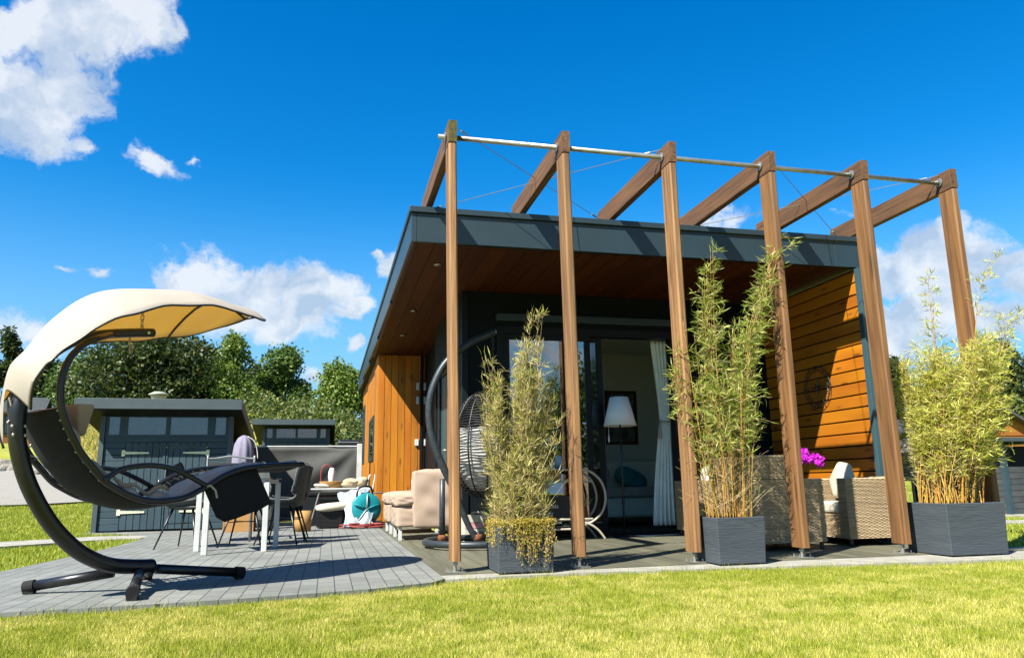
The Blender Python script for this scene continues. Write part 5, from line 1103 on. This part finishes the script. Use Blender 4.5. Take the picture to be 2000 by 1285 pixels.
# ------------------------------------------------------------------ windscreen and clutter by the wall
ws = thing('windscreen', (-1.2, 8.6, 0), 'grey cloth windscreen stretched behind the side table', 'windscreen')
rows = []
for x in np.linspace(-2.35, -.42, 50):
    u = (x+2.35)/1.93; rows.append([A(x, 8.62+.075*math.sin(9*math.atan2(1.02-f, (1.02-u)*1.5))*min(1, 1.6*(1.02-u))*(.25+u)+.02*math.sin(u*4+f*3), .05+1.31*f) for f in np.linspace(0, 1, 20)])
MB().solid(rows, (0, .006, 0)).build('cloth', M['scr'], ws, smooth=True)
for x in (-.40, -2.38): MB().box((x-.045 if x > -1 else x-.03, 8.59, 0), (x+.045 if x > -1 else x+.03, 8.66, 1.42)).build('support_post', M['caravan'] if x > -1 else M['frame'], ws, bevel=.004)
MB().bar((-2.35, 8.63, 1.375), (-.45, 8.63, 1.375), .012, 8).build('top_rail', M['alu'], ws)
sd2 = thing('side_table', (-.75, 7.5, 0), 'folding side table with a pale top and bent tube legs by the lodge corner', 'table')
MB().box((-1.22, 7.25, .60), (-.30, 7.75, .625)).build('table_top', M['alu'], sd2, bevel=.006)
for x in (-1.1, -.42): MB().tube(smoothpts([A(x-.12, 7.3, 0), A(x, 7.3, .5), A(x+.02, 7.32, .59), A(x+.02, 7.68, .59), A(x, 7.7, .5), A(x-.12, 7.7, .0)], 4), .013, 8).build('leg', M['steel'], sd2, smooth=True)
bk = thing('basket', (-.92, 7.45, .625), 'basket with a tall red hoop handle on the side table', 'basket')
g_ = [[A(-.88+r*math.cos(a)*1.3, 7.45+r*math.sin(a), z) for a in np.linspace(0, 2*PI, 25)] for r, z in ((.05, .628), (.12, .63), (.15, .68), (.165, .73))]
MB().solid(g_, (0, 0, .006)).build('bowl', M['pine'], bk, smooth=True)
MB().tube(smoothpts([gy(*p, 7.4) for p in [(627, 942), (627, 925), (630, 913), (637, 908), (645, 911), (649, 922), (651, 938)]], 4), .011, 8).build('handle', M['red'], bk, smooth=True)
vs_ = thing('vase', (-.78, 7.4, .625), 'white ribbed vase standing beside the basket', 'vase'); c = gy(648, 930, 7.38); MB().lathe((c[0], 7.38, .627), [(.045, 0), (.055, .04), (.05, .12), (.062, .18), (.055, .27), (.04, .31), (.03, .33)], 16).build('body', M['whitepl'], vs_, smooth=True)
def lump(name, c, r, m, label, cat, seed, group=None):
    b = MB().ellipsoid((0, 0, 0), r, 18, 12); gg = np.random.default_rng(seed); ph = gg.uniform(0, 6, 9); vv = []
    for (x, y, z) in b.v:
        k = 1+.16*math.sin(x/r[0]*3+ph[0])*math.sin(y/r[1]*2.5+ph[1])+.12*math.sin(z/r[2]*4+ph[2]+x/r[0]*2); vv.append((c[0]+x*k, c[1]+y*k, c[2]+z*k*.98))
    b.v = vv; return tag(b.build(name, m, smooth=True), label, cat, group)
lump('loaf', (-.60, 7.42, .70), (.17, .12, .075), M['bread'], 'long brown loaf like bundle lying on the side table', 'bundle', 3)
lump('paper_bag', (-.42, 7.45, .715), (.12, .10, .09), M['bread'], 'crumpled paper bag at the right end of the side table', 'bag', 9)
lump('rag', (-1.05, 7.36, .665), (.12, .08, .045), M['cream'], 'crumpled pale rag at the left end of the side table', 'cloth', 12)
sx_ = thing('storage_box', (-.9, 8.1, 0), 'black storage box in the shade under the side table', 'box'); MB().box((-1.35, 7.85, 0), (-.55, 8.35, .50)).build('body', M['blackm'], sx_, bevel=.01); MB().box((-1.37, 7.83, .505), (-.53, 8.37, .56)).build('lid', M['blackm'], sx_, bevel=.01)
pu = thing('pouf', (-.98, 7.0, 0), 'dark rattan stool basket under a cream pillow', 'pouf'); b = MB(); b.box((-1.10, 6.86, .02), (-.72, 7.22, .26)); 
for i in range(12): b.box((-1.106, 6.854, .025+i*.02), (-.714, 7.226, .037+i*.02))
b.build('body', M['wickblack'], pu); MB().box((-1.09, 6.87, 0), (-1.06, 6.9, .02)).build('foot', M['alu'], pu)
pillow((-.86, 7.0, .33), (.27, .22, .065), (0, math.radians(-4), .2), M['cream'], 'cream pillow lying on the dark rattan stool')
tw = thing('towel', (-.62, 6.8, 0), 'white checked towel draped over a pillow beside the hose reel', 'towel'); rows = []
for u in np.linspace(0, 1, 24):
    rows.append([A(-.75+.52*f+.05*math.sin(u*5)-.12*(1-u)*(f-.4), 6.92-.30*(1-u)**1.5+.02*math.sin(f*14+u*2), .02+.52*u**.8+.10*f*u+.012*math.sin(f*18)) for f in np.linspace(0, 1, 24)])
def check():
    m = bpy.data.materials.new('checked_towel'); m.use_nodes = True; t = m.node_tree; b_ = t.nodes['Principled BSDF']; b_.inputs['Roughness'].default_value = .95
    tc = nd(t, 'ShaderNodeTexCoord'); mp = nd(t, 'ShaderNodeMapping'); mp.inputs['Rotation'].default_value = (.5, .3, .2); t.links.new(tc.outputs['Object'], mp.inputs[0]); br = nd(t, 'ShaderNodeTexBrick'); t.links.new(mp.outputs[0], br.inputs[0])
    br.offset = 0; br.inputs['Scale'].default_value = 1; br.inputs['Brick Width'].default_value = .09; br.inputs['Row Height'].default_value = .09; br.inputs['Mortar Size'].default_value = .012; br.inputs['Color1'].default_value = (.44, .45, .45, 1); br.inputs['Color2'].default_value = (.38, .40, .42, 1); br.inputs['Mortar'].default_value = (.20, .27, .32, 1); t.links.new(br.outputs[0], b_.inputs['Base Color']); return m
MB().solid(rows, (0, .02, -.01)).build('cloth', check(), tw, smooth=True)
hr = thing('hose_reel', (-.36, 6.85, 0), 'turquoise hose reel cart with a black handle by the lodge corner', 'hose reel'); c = A(-.37, 6.86, .30)
RT = Matrix.Translation(Vector(c)) @ Matrix.Rotation(math.radians(14), 4, 'Z') @ Matrix.Rotation(PI/2, 4, 'X')
def tb(b, name, m, par, sm=True): o = b.build(name, m, par, smooth=sm); o.matrix_basis = RT; return o
b = MB()
for z in (-.12, .12): b.lathe((0, 0, z-.012), [(.235, 0), (.245, .012), (.235, .024), (.10, .018)], 32)
tb(b.lathe((0, 0, -.12), [(.09, 0), (.09, .24)], 20), 'drum', M['turq'], hr)
b = MB()
for i in range(7): b.tube([A(.20*math.cos(a)-.0*i, .20*math.sin(a), -.09+.03*i) for a in np.linspace(0, 2*PI, 29)[:-1]], .016, 7, closed=True)
tb(b, 'wound_hose', mat('green_hose', (.03, .16, .13), rough=.5), hr)
for k in range(5): a = k*2*PI/5+.3; b = MB().tube([A(0, 0, .138), A(.22*math.cos(a), .22*math.sin(a), .138)], .012, 6, flat=.5); tb(b, 'spoke', M['whitepl'] if k % 2 else M['turq'], hr)
MB().tube(smoothpts([A(-.55, 6.78, .03), A(-.50, 6.80, .45), A(-.46, 6.84, .62), A(-.28, 6.88, .63), A(-.24, 6.9, .45), A(-.20, 6.93, .03)], 4), .017, 8).build('cart_frame', M['blackm'], hr, smooth=True)
for x in (-.47, -.28): MB().tube([A(x+.035*math.cos(a), 6.70, .05+.045*math.sin(a)) for a in np.linspace(0, 2*PI, 17)[:-1]], .014, 6, closed=True).build('wheel', M['whitepl'], hr, smooth=True)
gh = thing('garden_hose', (-.4, 6.6, 0), 'red hose coiled on the paving in front of the hose reel', 'hose'); pts = []
for i in range(46): a = i*.52; pts.append(A(-.40+(.26+.10*math.sin(i*1.3))*math.cos(a), 6.62+(.13+.05*math.sin(i*.7))*math.sin(a), .012+.0016*i))
MB().tube(smoothpts(pts, 3), .011, 6).build('tube', M['red'], gh, smooth=True)
tp = thing('garden_tap', (-.14, 7.9, 0), 'outdoor tap on a brown standpipe at the lodge corner', 'tap'); MB().tube([(-.19, 7.95, 0), (-.19, 7.95, .40)], .028, 10).build('standpipe', M['bark'], tp, smooth=True)
MB().tube(smoothpts([A(-.19, 7.95, .40), A(-.19, 7.95, .50), A(-.15, 7.95, .53), A(-.0, 7.97, .53)], 4), .014, 8).build('pipe', M['steel'], tp, smooth=True); MB().tube([(-.19, 7.95, .43), (-.19, 7.88, .42), (-.19, 7.87, .37)], .012, 8).build('spout', M['steel'], tp, smooth=True)
fc = thing('folded_chair', (-.28, 7.7, 0), 'folded white chair leaning beside the hose reel', 'chair')
for dx in (0, .10): MB().tube(smoothpts([A(-.34+dx, 7.62, .0), A(-.30+dx, 7.72, .55), A(-.26+dx, 7.76, .80), A(-.235+dx*.6, 7.765, .84)], 4), .012, 8).build('frame_tube', M['whitepl'], fc, smooth=True)
for z in (.25, .5): MB().bar((-.32, 7.68, z), (-.22, 7.68, z), .010, 6).build('crossbar', M['whitepl'], fc)
wb = thing('pine_box', (-2.25, 6.6, 0), 'open pine box on the paving behind the table legs', 'box')
for lo, hi in (((-2.45, 6.62, .0), (-2.05, 6.64, .30)), ((-2.45, 6.98, 0), (-2.05, 7.0, .30)), ((-2.47, 6.62, 0), (-2.452, 7.0, .30)), ((-2.048, 6.62, 0), (-2.03, 7.0, .30))): MB().box(lo, hi).build('board', M['pine'], wb, bevel=.003)
MB().box((-2.449, 6.642, .004), (-2.051, 6.978, .02)).build('bottom', M['pine'], wb)
lump('bag', (-1.86, 6.75, .20), (.16, .16, .21), M['chairgrey'], 'dark grey bag sagging beside the pine box', 'bag', 15)
cvx = thing('covered_parasol', (-2.32, 7.1, 0), 'folded parasol under a lilac grey cover beside the shed', 'parasol'); g_ = []
for r, z in ((.15, .55), (.17, .9), (.165, 1.15), (.14, 1.33), (.09, 1.43), (.03, 1.47), (.004, 1.475)): g_.append([A(-2.28+r*math.cos(a)*(1+.05*math.sin(a*9)), 7.05+r*math.sin(a)*(1+.05*math.sin(a*9)), z) for a in np.linspace(0, 2*PI, 49)])
MB().grid(g_).build('cover', M['lav'], cvx, smooth=True); MB().bar((-2.28, 7.05, 0), (-2.28, 7.05, .6), .025, 10).build('pole', M['frame'], cvx); MB().lathe((-2.28, 7.05, 0), [(.24, 0), (.24, .05), (.06, .09)], 20).build('base', M['gun'], cvx, smooth=True)
MB().tube(smoothpts([A(-2.22, 6.98, 1.45), A(-2.12, 6.98, 1.38), A(-2.07, 6.98, 1.25), A(-2.05, 6.98, 1.1)], 4), .007, 6).build('cord', M['whitepl'], cvx, smooth=True)
lg_ = thing('log_stool', (-1.02, 6.5, 0), 'sawn log stool in the shade under the shell chairs', 'stool'); MB().lathe((-1.30, 6.3, 0), [(.12, 0), (.125, .15), (.118, .30)], 16).build('trunk', M['pine'], lg_, smooth=True)
gr = thing('grill', (-.55, 10.2, 0), 'chrome gas grill behind the windscreen', 'grill'); c = gy(681, 869, 10.2)
MB().box((c[0]-.22, 10.0, c[2]-.05), (c[0]+.22, 10.4, c[2]+.10)).build('hood', M['blackm'], gr, bevel=.04, seg=3); MB().bar((c[0]-.24, 9.97, c[2]-.06), (c[0]+.24, 9.97, c[2]-.06), .018, 8).build('rail', M['bolt'], gr); MB().bar((c[0]-.22, 9.97, c[2]+.04), (c[0]+.2, 9.97, c[2]+.04), .012, 8).build('handle', M['bolt'], gr); MB().box((c[0]-.2, 10.02, -.0), (c[0]+.2, 10.38, c[2]-.06)).build('cabinet', M['blackm'], gr)

# ------------------------------------------------------------------ far buildings, lamp, stones
def lodge_far(name, c, wx, wy, h, rise, label, rz=0, group=None, wallm='orange_far', roofm='tile', wins=()):
    """gabled cabin, ridge along local x"""
    t = thing(name, c, label, 'cabin', group)
    b = MB(); n = int(h/.14)
    for i in range(n): z = i*.14; b.box((-wx/2, -wy/2, z), (wx/2, -wy/2+.03, z+.13)); b.box((-wx/2, wy/2-.03, z), (wx/2, wy/2, z+.13)); b.box((-wx/2, -wy/2+.031, z), (-wx/2+.03, wy/2-.031, z+.13)); b.box((wx/2-.03, -wy/2+.031, z), (wx/2, wy/2-.031, z+.13))
    for s in (-1, 1): x = s*(wx/2-.012); b.add([(x, -wy/2, h-.01), (x, wy/2, h-.01), (x, 0, h+rise)], [(0, 1, 2)])
    b.box((-wx/2+.04, -wy/2+.04, -.6), (wx/2-.04, wy/2-.04, h-.02))
    parts = [b.build('wall', M[wallm], None)]
    o = .35; r = MB()
    for s in (-1, 1):
        k = rise/(wy/2); y1 = s*(wy/2+o); r.hexa([(-wx/2-o, 0, h+rise), (wx/2+o, 0, h+rise), (wx/2+o, y1, h-k*o), (-wx/2-o, y1, h-k*o), (-wx/2-o, 0, h+rise+.09), (wx/2+o, 0, h+rise+.09), (wx/2+o, y1, h-k*o+.09), (-wx/2-o, y1, h-k*o+.09)])
        m_ = 7
        for i in range(1, m_): f = i/m_; r.box((-wx/2-o, y1*f-.012, h+rise-(rise+k*o)*f+.088), (wx/2+o, y1*f+.012, h+rise-(rise+k*o)*f+.112))
    parts.append(r.build('roof', M[roofm], None)); parts.append(MB().box((-wx/2-.03, -wy/2-.02, -.62), (wx/2+.03, wy/2+.02, -.001)).build('plinth', M['dark'], None))
    for (x0, x1, z0, z1) in wins:
        b = MB(); y = -wy/2-.02
        for (a, c_, d, e) in ((x0, x1, z0, z0+.08), (x0, x1, z1-.08, z1), (x0, x0+.08, z0+.08, z1-.08), (x1-.08, x1, z0+.08, z1-.08)): b.box((a, y, d), (c_, y+.04, e))
        f = b.build('window', M['fascia'], None); MB().box((x0+.08, y+.015, z0+.08), (x1-.08, y+.025, z1-.08)).build('pane', M['pane'], f); parts.append(f)
    for q in parts: q.parent = t
    t.rotation_euler = (0, 0, rz); return t
pA = gd(28, 882, 32); lodge_far('far_cabin', (pA[0]-3.2, pA[1]+2, pA[2]), 6.4, 4.4, 1.75, .75, 'orange boarded cabin with a grey roof at the left edge', math.radians(14), None, wins=((2.05, 2.75, .75, 1.6),))
pB = gd(1960, 920, 27); lodge_far('far_cabin', (pB[0]+.1, pB[1]+2.0, pB[2]), 4.6, 3.0, 1.25, .95, 'orange boarded cabin behind the right bamboo', math.radians(82), None, wins=())
pC = gd(1772, 905, 30); lodge_far('caravan', (pC[0], pC[1]+1.5, pC[2]-.3), 1.5, 2.6, 1.55, .5, 'white panelled mobile home with a grey roof right of the fifth post', math.radians(-13), None, wallm='caravan', wins=((-.5, .5, .5, 1.3),))
bs = thing('bin_shelter', (11.0, 5.0, 0), 'grey slatted bin shelter with a flat dark roof at the right edge', 'shelter'); c = gd(1975, 1005, 13.4); b = MB(); cx, cy, cz = c
for i in range(8): z = cz+i*.105; b.box((cx, cy, z), (cx+1.4, cy+.02, z+.097)); b.box((cx, cy+.021, z), (cx+.02, cy+1.2, z+.097))
b.build('slats', M['slatgrey'], bs); MB().box((cx-.02, cy-.02, cz-.05), (cx+.06, cy+.06, cz+1.27)).build('corner_post', M['shed'], bs); MB().box((cx+.03, cy+.03, cz), (cx+1.35, cy+1.15, cz+1.2)).build('inner_bin', M['dark'], bs)
MB().box((cx-.22, cy-.2, cz+1.275), (cx+1.6, cy+1.4, cz+1.345)).build('roof', M['shedroof'], bs, bevel=.006)
lp = gd(309, 785, 18.5); sl_ = thing('street_lamp', (lp[0], lp[1], 0), 'short park lamp with a pale green cap behind the shed roof', 'street lamp'); z0 = lp[2]
MB().tube([(lp[0], lp[1], float(hgt(lp[0], lp[1]))-.1), (lp[0], lp[1], z0-.08)], .05, 12).build('pole', M['frame'], sl_, smooth=True)
MB().lathe((lp[0], lp[1], z0), [(.03, .255), (.10, .25), (.23, .19), (.235, .165), (.22, .165)][::-1], 20).build('lamp_cap', M['verdigris'], sl_, smooth=True); MB().lathe((lp[0], lp[1], z0-.08), [(.10, 0), (.19, .235), (.19, .24)], 18).build('lamp_glass', mat('lamp_acrylic', (.60, .62, .52), rough=.3), sl_, smooth=True)
gq = np.random.default_rng(44)
SP = [(-3, 915, 1.2), (9, 912, 1.0), (20, 915, .95), (31, 918, 1.0), (44, 920, .9), (2, 934, 1.1), (14, 936, .9), (26, 938, .95), (39, 938, 1.0), (-14, 930, 1.2), (54, 930, .9), (66, 928, .8)]
DES = ['round pale', 'tall tan', 'flat grey', 'small pale', 'broad brown', 'squat grey', 'angular tan', 'smooth grey', 'mossy', 'large grey', 'lone pale', 'half buried brown']
for i, ((px_, py_, k), d_) in enumerate(zip(SP, DES)):
    c = gd(px_, py_, 23.2 if py_ < 925 else 22.6); r = .23*k; T = Matrix.Rotation(gq.uniform(0, 6), 3, 'Z') @ Matrix.Rotation(gq.uniform(-.5, .5), 3, 'X')
    b = MB().ellipsoid((0, 0, 0), (r*gq.uniform(.95, 1.3), r*gq.uniform(.8, 1.1), r*gq.uniform(.75, 1.0)), 12, 8, T=T, pw=.72); ph = gq.uniform(0, 6, 4)
    b.v = [tuple(A(*c)+A(*v)*(1+.14*math.sin(v[0]*9+ph[0])+.12*math.sin(v[2]*11+ph[1]+v[1]*8))) for v in b.v]
    row_ = 'upper' if py_ < 925 else 'lower'; tag(b.build('boulder', M['stone'], smooth=False), f'{d_} boulder in the {row_} row of stones below the left cabin', 'boulder', 'boulders edging the lawn below the left cabin')

# ------------------------------------------------------------------ trees and hedge bank
def crown_leaves(blobs, n, size, seed, flat=.5, gap=.35):
    g = np.random.default_rng(seed); P = []; Nn = []
    vol = np.array([b[3]*b[4]*b[5] for b in blobs])**.7; vol /= vol.sum()
    for (cx, cy, cz, rx, ry, rz), v in zip(blobs, vol):
        m = int(n*v)+4; d = g.normal(size=(m, 3)); d /= np.linalg.norm(d, axis=1, keepdims=True); r = g.uniform(.25, 1.0, m)**.45
        wob = 1+.22*np.sin(d[:, 0]*7+cx*3)*np.sin(d[:, 2]*6+cz*2)+.12*np.sin(d[:, 1]*13+cy)
        p = d*(r*wob)[:, None]*A(rx, ry, rz)+A(cx, cy, cz); keep = (np.sin(p[:, 0]*2.3/size*.12+1)*np.sin(p[:, 2]*2.9/size*.12)+np.sin(p[:, 1]*2.1/size*.12+2)) > -1.2+gap*g.normal(size=m)
        P.append(p[keep]); Nn.append(d[keep])
    P = np.concatenate(P); Nn = np.concatenate(Nn); m = len(P)
    D = g.normal(size=(m, 3))+Nn*.7-A(0, 0, .3); U = g.normal(size=(m, 3))+Nn*.6
    return leaves(P, D, U, g.uniform(.6, 1.4, m)*size, g.uniform(.45, .8, m)*size, .2)
def tree(label, px, ytop, wpx, ybot, D, m, n=9000, size=.2, seed=1, nb=26, name='tree', shape='round', group=None, cat='tree'):
    g = np.random.default_rng(seed); c = gd(px, ybot, D); tp = gd(px, ytop, D); W_ = wpx/F*D; H = tp[2]-c[2]; gz0 = float(hgt(c[0], c[1]))
    t = thing(name, (c[0], c[1], gz0), label, cat, group); blobs = []
    for i in range(nb):
        f = g.uniform(0, 1)
        if shape == 'round': w = math.sqrt(max(.05, 1-(max(0, f-.35)/.65)**2*.92))
        elif shape == 'cone': w = (1-f)**.75+.12
        else: w = .75+.25*math.sin(PI*f)
        a = g.uniform(0, 2*PI); rr = math.sqrt(g.uniform(0, 1))*.72*w; s = g.uniform(.16, .30)*(1.0 if shape != 'cone' else .6+.4*w)
        x = c[0]+rr*math.cos(a)*W_/2; y = c[1]+rr*math.sin(a)*W_/2*.8; z = c[2]+H*(.02+.88*f)
        blobs.append((x, y, z, W_*s*.9, W_*s*.8, min(W_, H)*s*.8))
    for k in range(3): blobs.append((c[0]+g.uniform(-.1, .1)*W_, c[1], tp[2]-H*(.07+.05*k), W_*.13, W_*.13, H*.075))
    Vv, Ff = crown_leaves(blobs, n, size, seed+100); npmesh('crown', Vv, Ff, m, t)
    tk = MB(); r0 = max(.08, W_*.035); base = A(c[0], c[1], gz0-.15); fork = A(c[0]+.05*W_*g.normal(), c[1], c[2]+H*.35)
    tk.tube(smoothpts([base, (base+fork)/2+A(.02*W_, 0, 0), fork, A(c[0], c[1], c[2]+H*.8)], 4), [r0*(1-.075*i) for i in range(13)][:13], 9)
    for b in blobs[::2]: q = A(*b[:3]); s_ = fork*(.5)+A(c[0], c[1], c[2]+H*.2)*.5; tk.tube(smoothpts([s_, (s_+q)/2+A(0, 0, .06*H), q], 3), [r0*.42, r0*.36, r0*.3, r0*.24, r0*.18, r0*.12, r0*.06], 6)
    tk.build('trunk', M['bark'], t, smooth=True); return t
G1 = 'trees on the bank behind the sheds'
tree('dark tall tree at the left edge above the far cabin', -4, 628, 90, 900, 40, M['lf_dark'], 9000, .2, 11, 30, shape='cone', group=G1)
tree('dark bushy tree at the left edge beside the tall dark one', 60, 688, 130, 900, 38, M['lf_dark'], 9000, .2, 31, 30, group=G1)
tree('broad dark tree on the bank behind the lounger canopy', 275, 640, 310, 845, 34, M['lf_dark'], 24000, .19, 12, 60, group=G1)
tree('mid green tree low between the lounger stand arcs', 160, 685, 160, 870, 36, M['lf_mid'], 11000, .18, 13, 34, group=G1)
tree('dark green tree above the right half of the near shed', 385, 668, 130, 850, 36, M['lf_dark'], 13000, .18, 18, 34, group=G1)
tree('light green feathery tree above the near shed', 448, 642, 125, 850, 35, M['lf_light'], 14000, .15, 14, 36, group=G1)
tree('rounded green tree left of the gap of sky', 543, 662, 118, 850, 37, M['lf_mid'], 13000, .16, 15, 34, group=G1)
tree('pale green poplar like tree against the lodge wall', 658, 712, 135, 860, 35, M['lf_light'], 13000, .15, 16, 34, group=G1)
tree('dark green tree filling behind the pair above the shed', 495, 705, 140, 850, 42, M['lf_dark'], 11000, .19, 17, 28, group=G1)
G2 = 'trees beyond the right end of the pergola'
tree('dark conifer behind the fifth post', 1762, 690, 80, 880, 40, M['lf_dark'], 7000, .2, 21, 24, group=G2)
tree('dark tree at the right edge behind the bamboo tips', 1985, 655, 130, 860, 44, M['lf_dark'], 11000, .21, 22, 34, group=G2)
tree('green tree behind the right bamboo', 1870, 705, 150, 880, 46, M['lf_mid'], 9000, .21, 23, 28, group=G2)
tree('yellowish green bush at the right edge below the dark tree', 1985, 775, 70, 860, 34, M['lf_hedge'], 5000, .15, 24, 18, name='bush', cat='bush', group=G2)
# scrub on the bank and ivy hedge beside the lodge: one mass
bl = []
for i in range(150):
    px_ = gq.uniform(250, 720); D = gq.uniform(25, 34); c = gd(px_, 850, D); z = float(hgt(c[0], c[1])); r = gq.uniform(.45, .95)
    if px_ < 485: continue
    bl.append((c[0], c[1], z+r*.55, r, r, r*.8))
for i in range(60):
    px_ = gq.uniform(650, 720); D = gq.uniform(20, 30); c = gd(px_, 850, D); z = float(hgt(c[0], c[1])); r = gq.uniform(.4, .8); bl.append((c[0], c[1], z+gq.uniform(.2, 1.9)*(D-16)/14, r, r, r))
for i in range(70):
    px_ = gq.uniform(1700, 2100); D = gq.uniform(34, 42); c = gd(px_, 880, D); z = float(hgt(c[0], c[1])); r = gq.uniform(.6, 1.3); bl.append((c[0], c[1], z+r*.6, r, r, r*.9))
Vv, Ff = crown_leaves(bl, 42000, .15, 77); npmesh('scrub', Vv, Ff, M['lf_hedge'], None, kind='stuff', label='mixed scrub and brambles covering the bank below the trees', category='scrub')
# dry grass on the bank left of the near shed
x_, y_ = samp(16000, -13, -7.6, 16.5, 25); q_ = ((x_-CAM[0])*math.cos(YAW)-(y_-CAM[1])*math.sin(YAW))/((x_-CAM[0])*math.sin(YAW)+(y_-CAM[1])*math.cos(YAW)) > -.588; x_, y_ = x_[q_], y_[q_]; zz = hgt(x_, y_); n = len(x_); P = np.stack([x_, y_, zz], 1); D = NP.normal(size=(n, 3))*.5+A(0, 0, 1); Vv, Ff = leaves(P, D, rdir(n), NP.uniform(.15, .42, n), NP.uniform(.012, .03, n), .3)
npmesh('dry_grass', Vv, Ff, leafmat('dry_grass_blade', (.30, .25, .07), (.46, .36, .12), (.16, .2, .04)), None, kind='stuff', label='tall dry yellow grass on the bank left of the near shed', category='dry grass')
# trees behind the camera, mirrored in the glass door
for i, (x, y, s, lab) in enumerate(((11.5, -26, 1.1, 'tree standing in the garden opposite, mirrored in the left glass pane'), (15.5, -30, 1.2, 'broad tree opposite the lodge, right of the one mirrored in the glass'), (6.6, -30, .95, 'tall tree opposite the lodge, left of the one mirrored in the glass'), (20, -27, 1.1, 'bushy tree opposite the lodge, farthest right behind the viewer'))):
    t = thing('tree', (x, y, 0), lab, 'tree', 'trees across the garden'); g = np.random.default_rng(300+i); bl = []
    for k in range(22): f = g.uniform(0, 1); a = g.uniform(0, 6.28); r = 2.4*s*math.sqrt(g.uniform(0, 1))*(1.1-.6*f); bl.append((x+r*math.cos(a), y+r*math.sin(a), s*(1.6+4.6*f), s*1.0, s*1.0, s*.9))
    Vv, Ff = crown_leaves(bl, 6000, .24, 400+i); npmesh('crown', Vv, Ff, M['lf_mid'], t); MB().tube([(x, y, -.2), (x+.1, y, 2.5), (x, y, 5)], [.25, .18, .06], 9).build('trunk', M['bark'], t, smooth=True)
